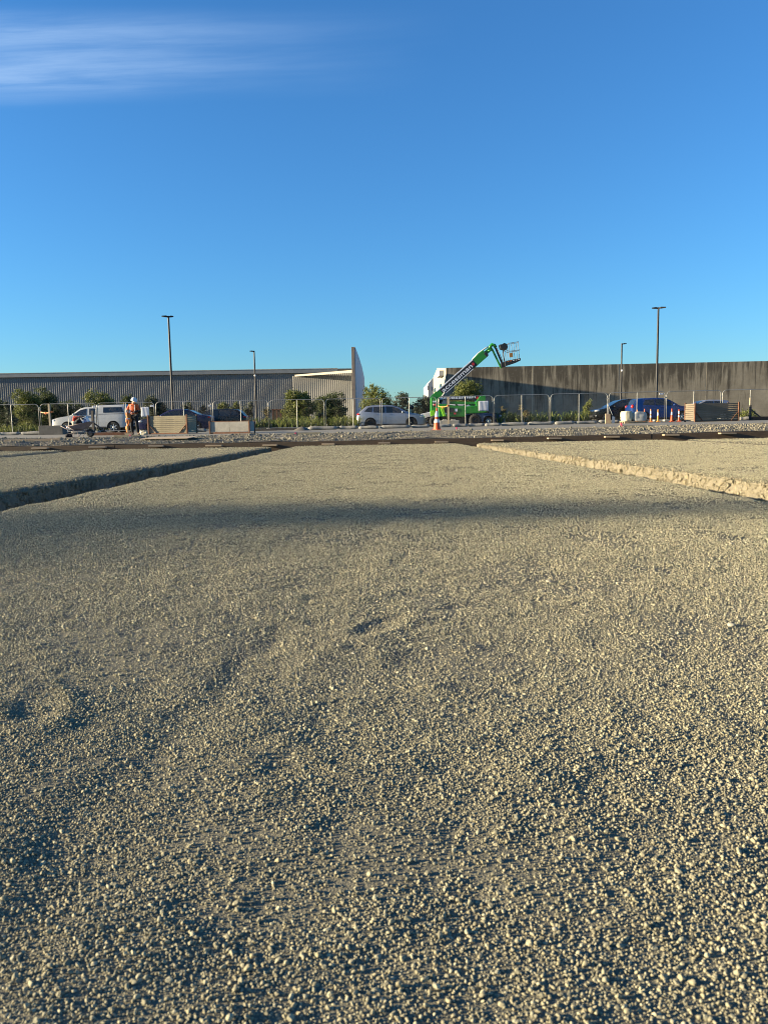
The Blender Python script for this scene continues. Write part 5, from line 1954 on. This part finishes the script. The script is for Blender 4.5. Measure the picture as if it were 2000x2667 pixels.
PICKUP = dict(L=5.15, W=1.80, sill=0.34, tumble=0.20,
              top=[(-2.575, 0.6), (-2.56, 1.2), (-2.52, 1.36), (-2.40, 1.78), (-2.2, 1.83), (-0.62, 1.80), (-0.50, 1.74), (-0.35, 1.72), (0.3, 1.70), (0.62, 1.62), (1.2, 1.22), (1.42, 1.14), (2.1, 1.04), (2.4, 0.95), (2.55, 0.75), (2.575, 0.5)],
              belt=[(-2.575, 1.20), (0.9, 1.14), (2.575, 1.02)],
              wheels=[(-1.55, 0.36), (1.50, 0.36)],
              windows=[[(-2.26, 1.32), (-0.90, 1.31), (-0.90, 1.66), (-2.10, 1.66)], [(-0.36, 1.20), (0.02, 1.19), (0.02, 1.60), (-0.36, 1.61)], [(0.20, 1.19), (1.12, 1.17), (0.62, 1.50), (0.20, 1.60)]],
              patches=[([(-2.5, 1.215), (-0.55, 1.205), (-0.55, 1.235), (-2.5, 1.245)], 'canopy_seal', 'arch'), ([(-0.50, 0.62), (-0.47, 0.62), (-0.47, 1.66), (-0.50, 1.66)], 'cab_gap', 'arch')],
              screens=[('windscreen', 0.5, 1.2), ('rear_window', -2.5, -2.42)],
              mirror=(1.0, 1.24), handles=[(0.28, 1.03)], seams=[0.11, 1.2],
              lamps=[('headlight', 2.36, 0.86, (0.16, 0.10, 0.10), 'clear_lens'), ('tail_light', -2.51, 0.98, (0.055, 0.07, 0.15), 'red_lens')], spokes=6, extras=[pickup_extra])


def park(px, Y):
    # px is the middle of the side that faces the camera, 0.88 m nearer than the car's axis
    p = foot(1000 + (px - 1000) * (Y - 0.88) / Y, Y)
    return p + Vector((0, 0, 0.006))


make_car('pickup_truck', 'white pickup truck with white canopy facing left behind the wheelbarrow', park(236, 51.5), pi - 0.02, PICKUP, 'p_white', 'pickup')
make_car('sedan', 'shiny navy sedan facing left half hidden by the left timber box', park(452, 49.8), pi + 0.02, SEDAN, 'p_navy')
make_car('hatchback', 'black hatchback facing left behind the pale concrete panel box', park(556, 53.2), pi, HATCH, 'p_black')
make_car('hatchback', 'silver hatchback with dark wheels parked facing right in the middle', park(1020, 50.6), 0.0, HATCH, 'p_silver')
make_car('hatchback', 'white car nose showing between the silver hatchback and the boom lift', park(1164, 54.2), pi, SMALL, 'p_white')
make_car('coupe', 'low steel blue coupe facing right behind the boom lift wheels', park(1224, 52.6), 0.0, COUPE, 'p_steel_blue')
make_car('hatchback', 'black hatchback facing left under the concrete wall, behind the wrapped pallet', park(1629, 52.5), pi + 0.05, SUV, 'p_black')
make_car('hatchback', 'bright blue hatchback facing right behind the row of slim cones', park(1727, 50.4), 0.0, SMALL, 'p_blue')
make_car('hatchback', 'silver car bonnet rising behind the bright blue hatchback nose', park(1842, 60), pi, SMALL, 'p_silver')

# ------------------------------------------------------------------ boom lift
LY = 50.2
lb_ = foot(1190, LY)
lift = thing('boom_lift', 'green articulated boom lift with raised arm and empty basket', 'boom lift', lb_)


def P(px, py, Y=LY):
    q = at(px, py, Y)
    return (q.x - lb_.x, q.z - lb_.z)


def slab(name, pts_, y0, y1, mat, bev=0.02, parent=None):
    return MB().prism([P(*p) for p in pts_], y0, y1).build(name, M[mat], parent or lift, bev)


slab('chassis', [(1142, 1082), (1222, 1082), (1240, 1088), (1240, 1100), (1218, 1104), (1150, 1104), (1136, 1098)], -0.6, 0.6, 'lift_black')
slab('turret_hull', [(1138, 1053), (1160, 1053), (1182, 1057), (1212, 1059), (1244, 1056), (1263, 1050), (1263, 1074), (1256, 1076), (1210, 1078), (1208, 1086), (1140, 1086)], -0.95, 0.95, 'lift_green', 0.05)
slab('upper_link', [(1172, 1045.5), (1240, 1046.5), (1240, 1053), (1172, 1052)], -0.30, 0.30, 'lift_green')
slab('counterweight_tail', [(1249, 1031), (1262, 1029), (1263, 1060), (1238, 1060), (1236, 1048)], -0.45, 0.45, 'lift_green', 0.03)
slab('riser_arm', [(1147, 1031.5), (1246, 1030.5), (1250, 1042), (1147, 1042)], -0.28, 0.28, 'lift_black', 0.02)
slab('rear_mast', [(1121, 1036), (1130, 1033), (1139, 1036), (1141, 1060), (1140, 1084), (1121, 1084)], -0.40, 0.40, 'lift_green', 0.04)
slab('lime_bumper', [(1119.5, 1070), (1129.5, 1069), (1130.5, 1084), (1122, 1085), (1119.5, 1080)], -0.55, -0.405, 'lift_lime', 0.02)
fr_ = slab('lime_frame', [(1143, 1062), (1148, 1058.5), (1155, 1058.5), (1154, 1063), (1153, 1066), (1158, 1083.5), (1151, 1084.5)], -1.02, -0.955, 'lift_lime', 0.02)
slab('engine_grille', [(1153.5, 1064), (1178, 1064), (1178, 1074), (1155, 1075)], -0.985, -0.952, 'lift_black', 0.01)
slab('control_plate', [(1181, 1065), (1187.5, 1065), (1187.5, 1072), (1181, 1072)], -0.975, -0.952, 'lettering', 0.0)
slab('warning_decal', [(1154, 1075.5), (1159, 1075.5), (1159, 1079), (1154, 1079)], -0.97, -0.952, 'lettering', 0.0)
slab('red_decal', [(1178, 1075), (1184, 1075), (1184, 1079.5), (1178, 1079.5)], -0.97, -0.952, 'red_badge', 0.0)
slab('mast_plate', [(1125.5, 1044), (1134, 1044), (1134, 1048), (1125.5, 1048)], -0.43, -0.402, 'lettering', 0.0)
c_ = P(1130.5, 1054.5)
MB().lathe([(0.13, 0.06), (0.13, -0.02), (0.001, -0.02)], (c_[0], -0.45, c_[1]), 'Y', 18).build('round_cover', M['lift_black'], lift)
MB().lathe([(0.065, 0.0), (0.065, -0.012), (0.001, -0.012)], (c_[0] + 0.03, -0.475, c_[1]), 'Y', 14).build('round_badge', M['red_badge'], lift)
# hull links seen against the light
for a_, b_ in (((1180, 1046), (1196, 1062)), ((1212, 1047), (1236, 1061)), ((1200, 1061), (1224, 1048))):
    p, q = P(*a_), P(*b_)
    MB().cyl((p[0], -0.2, p[1]), (q[0], -0.2, q[1]), 0.05, None, 8).build('link_rod', M['lift_green'], lift)
# wheels
for px, py, r_, ys in ((1233, 1097.8, 0.385, (-0.86, 0.86)), (1131, 1099.5, 0.36, (-0.72, 0.86))):
    c_ = P(px, py)
    for y in ys:
        w = MB().lathe([(r_ * 0.58, -0.14), (r_ * 0.92, -0.15), (r_, -0.11), (r_, 0.11), (r_ * 0.92, 0.15), (r_ * 0.58, 0.14)], (0, 0, 0), 'Y', 28)
        for k in range(18):
            w.box((0, 0, r_ * 0.985), (0.06, 0.26, 0.03), Matrix.Rotation(2 * pi * k / 18, 4, 'Y') @ Matrix.Rotation(0.35, 4, 'Z'))
        o = w.build('wheel', M['tyre'], lift, 0, (c_[0], y, r_))
        MB().lathe([(r_ * 0.6, -0.10), (r_ * 0.5, -0.05), (r_ * 0.2, -0.05), (r_ * 0.18, -0.12), (0.001, -0.12)], (0, 0, 0), 'Y', 18).build('rim', M['lift_black'], o)
# main boom
A, B = P(1126, 1041), P(1264, 919.5)
d = Vector((B[0] - A[0], 0, B[1] - A[1]))
Lb = d.length
ang = math.atan2(d.z, d.x)
bm_ = Matrix.Translation((A[0], 0, A[1])) @ Matrix.Rotation(-ang, 4, 'Y')


def boom_box(nm, s0, s1, h0, h1, hw, mat, bev=0.015, y=0.0):
    return MB().box(((s0 + s1) / 2, y, (h0 + h1) / 2), (s1 - s0, hw * 2, h1 - h0), bm_).build(nm, M[mat], lift, bev)


boom_box('boom', 0, Lb, -0.25, 0.25, 0.17, 'lift_green')
boom_box('boom_band', 0.75, Lb * 0.80, -0.213, 0.193, 0.173, 'lift_black', 0)
boom_box('boom_top_edge', 0.55, Lb * 0.80, 0.195, 0.253, 0.175, 'lettering', 0)
boom_box('boom_bottom_edge', 0.55, Lb * 0.72, -0.253, -0.215, 0.175, 'lettering', 0)
boom_box('inner_boom', Lb - 0.1, Lb + 0.42, -0.13, 0.13, 0.13, 'lift_green')
boom_box('boom_collar', Lb - 0.12, Lb + 0.06, -0.23, 0.05, 0.19, 'lift_black')
MB().tube([bm_ @ Vector((Lb * 0.8, 0.0, 0.24)), bm_ @ Vector((Lb * 0.92, 0.0, 0.30)), bm_ @ Vector((Lb + 0.2, 0.0, 0.24)), bm_ @ Vector((Lb + 0.45, 0, 0.16))], 0.05, 8).build('hose_bundle', M['clear_lens'], lift)
p, q = P(1163, 1010), P(1146, 1050)
MB().cyl((p[0], 0, p[1]), (q[0], 0, q[1]), 0.10, None, 10).build('lift_cylinder', M['lift_black'], lift)
p, q = P(1158, 1023), P(1150, 1034)
MB().cyl((p[0], -0.2, p[1]), (q[0], -0.2, q[1]), 0.07, None, 10).build('cylinder_rod', M['galv'], lift)


def words(txt, size, width, mat, matrix, name='lettering'):
    cu_ = bpy.data.curves.new('text', 'FONT')
    cu_.body = txt
    cu_.size = size
    cu_.extrude = 0.004
    cu_.offset = 0.006
    cu_.align_x = 'LEFT'
    tmp = bpy.data.objects.new('text', cu_)
    C.objects.link(tmp)
    bpy.context.view_layer.update()
    me = bpy.data.meshes.new_from_object(tmp.evaluated_get(bpy.context.evaluated_depsgraph_get()))
    bpy.data.objects.remove(tmp)
    bpy.data.curves.remove(cu_)
    xs2 = [v.co.x for v in me.vertices]
    k = width / (max(xs2) - min(xs2))
    x_ = min(xs2)
    for v in me.vertices:
        v.co = matrix @ Vector(((v.co.x - x_) * k, -v.co.z, v.co.y))
    me.materials.clear()
    me.materials.append(M[mat])
    me.name = name
    o = bpy.data.objects.new(name, me)
    C.objects.link(o)
    o.parent = lift
    return o


words('accessman', 0.40, Lb * 0.80 - 1.12, 'lettering', bm_ @ Matrix.Translation((0.84, -0.180, -0.12)))
words('accessman', 0.30, (1236 - 1145) * LY / 2000, 'lettering', Matrix.Translation((P(1145, 1040)[0], -0.290, P(1145, 1040)[1])) @ Matrix.Rotation(-0.0175, 4, 'Y'))
for m_, y in ((bm_ @ Matrix.Translation((Lb * 0.80 - 0.16, 0, 0.0)), -0.178), (Matrix.Translation((P(1242, 1036.5)[0], 0, P(1242, 1036.5)[1])), -0.288)):
    MB().add([m_ @ Vector((0.09 * cos(2 * pi * k / 16), y - 0.006, 0.10 * sin(2 * pi * k / 16))) for k in range(16)], [tuple(range(16))]).build('red_badge', M['red_badge'], lift)
# knuckle and jib
K0 = bm_ @ Vector((Lb + 0.40, 0, 0.0))
K = [P(1277, 902), P(1281, 897), (P(1288, 899)), P(1291, 905)]
MB().tube([K0] + [(k[0], 0, k[1]) for k in K], [0.13, 0.12, 0.11, 0.11, 0.10], 10).build('knuckle', M['lift_green'], lift)
kz = P(1277, 912)
MB().tube([(P(1270, 914)[0], -0.1, P(1270, 914)[1]), (kz[0], -0.1, kz[1]), (P(1282, 911)[0], -0.1, P(1282, 911)[1])], 0.05, 8).build('knuckle_strut', M['lift_green'], lift)
J = [(1281, 909), (1304, 957)]
p, q = P(*J[0]), P(*J[1])
MB().box(((p[0] + q[0]) / 2, -0.06, (p[1] + q[1]) / 2), (0.11, 0.12, Vector((q[0] - p[0], q[1] - p[1])).length + 0.1), ry=-math.atan2(q[0] - p[0], p[1] - q[1])).build('jib_lower_bar', M['lift_green'], lift, 0.01)
p, q = P(1289, 902), P(1308, 947)
MB().box(((p[0] + q[0]) / 2, 0.04, (p[1] + q[1]) / 2), (0.10, 0.12, Vector((q[0] - p[0], q[1] - p[1])).length + 0.1), ry=-math.atan2(q[0] - p[0], p[1] - q[1])).build('jib_upper_bar', M['lift_black'], lift, 0.01)
MB().tube([(p[0] + 0.1, -0.1, p[1] - 0.1), (p[0] + 0.35, -0.12, p[1] - 0.65), (q[0] + 0.02, -0.12, q[1] + 0.1), (q[0] + 0.1, -0.1, q[1] - 0.02)], 0.022, 6).build('hose', M['lift_black'], lift)
slab('basket_mount', [(1304, 944), (1314, 943), (1316, 954), (1308, 957.5), (1303, 955)], -0.18, 0.18, 'lift_black')
bask = slab('basket_floor', [(1312, 945), (1316, 940.5), (1353, 933.5), (1353, 939.5), (1344, 944), (1314, 954)], -0.42, 0.42, 'lift_black', 0.015)
for i in range(5):
    x_ = 1319 + i * 7
    y_ = 942.2 - (x_ - 1316) * 0.17
    slab('basket_chevron', [(x_, y_ + 1.6), (x_ + 3.5, y_ + 0.9), (x_ + 3.0, y_ - 0.9), (x_ - 0.5, y_ - 0.1)], -0.432, -0.421, 'tape' if i < 2 else 'reflect', 0, bask)
rails = [((1322, 895), (1347.5, 891)), ((1323, 916), (1351, 912)), ((1322, 895), (1325, 939)), ((1334, 893.5), (1338, 936.5)), ((1346, 891.5), (1350, 934.5)), ((1311, 914), (1315, 941)), ((1314, 912), (1323, 916))]
for y in (-0.40, 0.40):
    for a_, b_ in rails:
        p, q = P(*a_), P(*b_)
        MB().cyl((p[0], y, p[1]), (q[0], y, q[1]), 0.016, None, 7).build('guard_rail', M['rail_grey'], lift)
for a_ in ((1347.5, 891), (1351, 912), (1322, 895)):
    p = P(*a_)
    MB().cyl((p[0], -0.40, p[1]), (p[0], 0.40, p[1]), 0.016, None, 7).build('guard_rail', M['rail_grey'], lift)
slab('control_box', [(1299, 898), (1306, 897), (1311, 893.5), (1318, 896), (1321, 903), (1319, 910), (1314, 913), (1308, 911), (1302, 909)], -0.3, 0.25, 'lift_black', 0.03)
slab('document_case', [(1323, 921), (1332, 920), (1333, 931), (1324, 932)], -0.45, -0.415, 'brown_panel', 0.005)
MB().tube([(P(1309, 914)[0], -0.2, P(1309, 914)[1]), (P(1309, 925)[0], -0.22, P(1309, 925)[1]), (P(1313, 942)[0], -0.2, P(1313, 942)[1])], 0.03, 6).build('control_cable', M['lift_black'], lift)

# ------------------------------------------------------------------ the worker
wp = foot(352, 38.0)
per = thing('person', 'person in white helmet, orange jacket and dark trousers holding a long handled tool', 'person', wp + Vector((0, 0, 0.006)), 0.0)


def skin(name, verts, edges, radii, mat, root=0, sub=2, parent=None):
    me = bpy.data.meshes.new(name)
    me.from_pydata(verts, edges, [])
    o = bpy.data.objects.new(name, me)
    C.objects.link(o)
    m = o.modifiers.new('skin', 'SKIN')
    m.use_smooth_shade = True
    for i, v in enumerate(me.skin_vertices[0].data if me.skin_vertices else []):
        pass
    if not me.skin_vertices:
        bm = bmesh.new()
        bm.from_mesh(me)
        bm.verts.layers.skin.verify()
        bm.to_mesh(me)
        bm.free()
    for i, v in enumerate(me.skin_vertices[0].data):
        r = radii[i]
        v.radius = (r, r) if not isinstance(r, tuple) else r
        v.use_root = (i == root)
    s = o.modifiers.new('subsurf', 'SUBSURF')
    s.levels = sub
    s.render_levels = sub
    bpy.context.view_layer.update()
    me2 = bpy.data.meshes.new_from_object(o.evaluated_get(bpy.context.evaluated_depsgraph_get()))
    bpy.data.objects.remove(o)
    me2.materials.clear()
    me2.materials.append(M[mat])
    me2.name = name
    o2 = bpy.data.objects.new(name, me2)
    C.objects.link(o2)
    o2.parent = parent or per
    return o2


# body turned three quarters to the right of the picture, head bowed; x right, -y towards the camera
J_ = {'pelvis': (0.0, 0.0, 0.94), 'waist': (0.0, 0.01, 1.10), 'chest': (-0.01, 0.0, 1.32), 'neck': (0.0, -0.02, 1.50), 'head0': (0.03, -0.05, 1.58), 'head1': (0.05, -0.07, 1.70),
      'shl': (-0.20, 0.02, 1.43), 'ell': (-0.29, -0.10, 1.20), 'wrl': (-0.16, -0.30, 1.14), 'shr': (0.19, -0.02, 1.43), 'elr': (0.27, -0.08, 1.18), 'wrr': (0.06, -0.30, 1.10),
      'hipl': (-0.09, 0.0, 0.90), 'knl': (-0.13, -0.06, 0.50), 'anl': (-0.12, 0.02, 0.10), 'tol': (-0.08, -0.15, 0.05), 'hipr': (0.10, 0.0, 0.90), 'knr': (0.14, -0.07, 0.50), 'anr': (0.16, 0.01, 0.10), 'tor': (0.24, -0.14, 0.05)}


def chain(names_edges, radii, **kw):
    names = []
    for e in names_edges:
        for k in e:
            if k not in names:
                names.append(k)
    return [J_[k] for k in names], [(names.index(a), names.index(b)) for a, b in names_edges], [radii[k] for k in names]


rad = dict(pelvis=0.15, waist=0.13, chest=0.16, neck=0.06, head0=0.085, head1=0.095, shl=0.075, shr=0.075, ell=0.045, elr=0.045, wrl=0.03, wrr=0.03, hipl=0.09, hipr=0.09, knl=0.06, knr=0.06, anl=0.04, anr=0.04, tol=0.035, tor=0.035)
ed = [('pelvis', 'waist'), ('waist', 'chest'), ('chest', 'neck'), ('neck', 'head0'), ('head0', 'head1'), ('chest', 'shl'), ('shl', 'ell'), ('ell', 'wrl'), ('chest', 'shr'), ('shr', 'elr'), ('elr', 'wrr'),
      ('pelvis', 'hipl'), ('hipl', 'knl'), ('knl', 'anl'), ('anl', 'tol'), ('pelvis', 'hipr'), ('hipr', 'knr'), ('knr', 'anr'), ('anr', 'tor')]
v_, e_, r_ = chain(ed, rad)
body_ = skin('body', v_, e_, r_, 'skin')
jr = dict(rad)
jr.update(waist=0.175, chest=0.19, neck=0.085, shl=0.10, shr=0.10, ell=0.068, elr=0.068, wrl=0.05, wrr=0.05, pelvis=0.19)
J_['pelvis'] = (0.0, 0.0, 0.99)
v_, e_, r_ = chain([('pelvis', 'waist'), ('waist', 'chest'), ('chest', 'neck'), ('chest', 'shl'), ('shl', 'ell'), ('chest', 'shr'), ('shr', 'elr')], jr)
skin('jacket', v_, e_, r_, 'hivis')
for a_, b_ in (('ell', 'wrl'), ('elr', 'wrr')):
    skin('dark_cuff', [J_[a_], tuple((Vector(J_[a_]) * 0.15 + Vector(J_[b_]) * 0.85))], [(0, 1)], [0.07, 0.05], 'navy')
J_['pelvis'] = (0.0, 0.0, 0.93)
tr_ = dict(rad)
tr_.update(pelvis=0.175, hipl=0.115, hipr=0.115, knl=0.088, knr=0.088, anl=0.075, anr=0.075)
v_, e_, r_ = chain([('pelvis', 'hipl'), ('hipl', 'knl'), ('knl', 'anl'), ('pelvis', 'hipr'), ('hipr', 'knr'), ('knr', 'anr')], tr_)
skin('trousers', v_, e_, r_, 'navy')
for a_, b_ in (('anl', 'tol'), ('anr', 'tor')):
    A_, B_ = Vector(J_[a_]), Vector(J_[b_])
    skin('boot', [tuple(A_ + Vector((0, 0, 0.06))), tuple(A_ + Vector((0, 0.02, -0.045))), tuple(B_)], [(0, 1), (1, 2)], [0.065, 0.06, 0.055], 'boot')
# reflective bands on the jacket
for s_ in (-1, 1):
    MB().tube([(s_ * 0.10, -0.185, 1.05), (s_ * 0.105, -0.20, 1.25), (s_ * 0.10, -0.165, 1.42), (s_ * 0.09, -0.06, 1.50)], 0.013, 6).build('reflective_band', M['reflect'], per)
# head details
hc = Vector((0.055, -0.075, 1.655))
Mh = Matrix.Translation(hc) @ Matrix.Rotation(radians(38), 4, 'Z') @ Matrix.Rotation(radians(18), 4, 'X')
MB().ball((0, -0.005, 0.0), (0.078, 0.098, 0.115), 16, 12, Mh).build('face', M['skin'], body_)
MB().ball((0, -0.105, -0.02), (0.016, 0.022, 0.026), 8, 6, Mh).build('nose', M['skin'], body_)
for s_ in (-1, 1):
    MB().ball((s_ * 0.032, -0.09, 0.012), (0.013, 0.009, 0.009), 8, 6, Mh).build('eye', M['navy'], body_)
    MB().ball((s_ * 0.08, 0.01, -0.01), (0.012, 0.022, 0.034), 8, 6, Mh).build('ear', M['skin'], body_)
MB().ball((0, -0.092, -0.06), (0.024, 0.01, 0.007), 8, 6, Mh).build('mouth', M['red_bag'], body_)
MB().ball((0, 0.03, 0.005), (0.085, 0.082, 0.10), 12, 10, Mh).build('hair', M['hair'], per)
hel = MB().lathe([(0.145, 0.03), (0.137, 0.06), (0.128, 0.10), (0.105, 0.145), (0.06, 0.175), (0.001, 0.185)], (0, 0.005, 0), 'Z', 20)
hel.lathe([(0.145, 0.03), (0.155, 0.028), (0.152, 0.045), (0.138, 0.06)], (0, 0.005, 0), 'Z', 20)
hel.add([(-0.10, -0.115, 0.036), (0.10, -0.115, 0.036), (0.075, -0.20, 0.022), (-0.075, -0.20, 0.022), (-0.10, -0.115, 0.048), (0.10, -0.115, 0.048), (0.075, -0.20, 0.032), (-0.075, -0.20, 0.032)],
        [(0, 1, 2, 3), (7, 6, 5, 4), (3, 2, 6, 7), (0, 3, 7, 4), (1, 5, 6, 2)])
hel.v = [tuple(Mh @ Vector(q)) for q in hel.v]
hel.build('helmet', M['white_plastic'], per)


def hand(wr_, direc, curl, nm='hand'):
    w = Vector(wr_)
    d_ = Vector(direc).normalized()
    side = d_.cross(Vector((0, 0, 1))).normalized()
    up = side.cross(d_)
    pv = [w, w + d_ * 0.05, w + d_ * 0.09]
    verts, edges, radii = [tuple(p) for p in pv], [(0, 1), (1, 2)], [0.03, 0.038, 0.036]
    skin(nm, verts, edges, radii, 'skin', 0, 1, body_)
    for k, L in enumerate((0.072, 0.08, 0.075, 0.06)):
        b_ = w + d_ * 0.085 + side * (-0.03 + 0.02 * k)
        k1 = b_ + d_ * L * 0.45 - up * curl * L * 0.3
        k2 = k1 + d_ * L * 0.1 - up * curl * L * 0.6
        k3 = k2 - d_ * L * 0.25 - up * curl * L * 0.15
        skin('finger', [tuple(b_), tuple(k1), tuple(k2), tuple(k3)], [(0, 1), (1, 2), (2, 3)], [0.010, 0.0095, 0.009, 0.008], 'skin', 0, 1, body_)
    b_ = w + d_ * 0.03 + side * 0.035
    skin('thumb', [tuple(b_), tuple(b_ + side * 0.025 + d_ * 0.03), tuple(b_ + side * 0.02 + d_ * 0.06 - up * 0.02)], [(0, 1), (1, 2)], [0.012, 0.011, 0.009], 'skin', 0, 1, body_)


hand(J_['wrl'], (-0.55, -0.5, -0.2), 1.0)
hand(J_['wrr'], (-0.6, -0.5, -0.3), 1.0)
# the long handled tool and the hi-vis garment hanging from his arm
tool = thing('long_handled_broom', 'long thin handled broom held upright left of the worker', 'broom', wp + Vector((-0.30, -0.36, 0.012)))
topz = at(336, 1047, 37.7).z - wp.z
MB().cyl((0.08, 0, 0.10), (-0.06, 0, topz), 0.015, None, 8).build('handle', M['post_timber'], tool)
MB().box((0.09, 0, 0.08), (0.34, 0.07, 0.05)).build('head', M['raw_timber'], tool, 0.01)
MB().box((0.09, 0, 0.03), (0.33, 0.06, 0.06)).build('bristles', M['straw'], tool)
gar = thing('hivis_garment', 'faded orange hi vis garment hanging down the left side of the worker', 'garment', wp + Vector((-0.22, -0.26, 0.0)))
vs = []
for j in range(15):
    z = 1.10 - 0.95 * j / 14
    w = 0.065 + 0.05 * sin(pi * min(1, j / 9)) + 0.018 * sin(j * 1.3)
    for i in range(17):
        a = 2 * pi * i / 16
        f = 1 + 0.26 * sin(3 * a + j * 0.5) + 0.18 * sin(5 * a - j * 0.8)
        vs.append((0.05 * sin(j * 0.35) - 0.02 + w * f * cos(a), 0.055 * f * sin(a), z))
fs = [(j * 17 + i, j * 17 + i + 1, (j + 1) * 17 + i + 1, (j + 1) * 17 + i) for j in range(14) for i in range(16)]
fs += [tuple(reversed(range(16))), tuple(14 * 17 + i for i in range(16))]
MB().add(vs, fs, True).build('cloth', M['hivis_old'], gar)
MB().tube([(-0.12 + 0.03, -0.075, 0.80), (0.0, -0.085, 0.80), (0.11, -0.07, 0.80)], 0.028, 6).build('reflective_band', M['reflect'], gar)
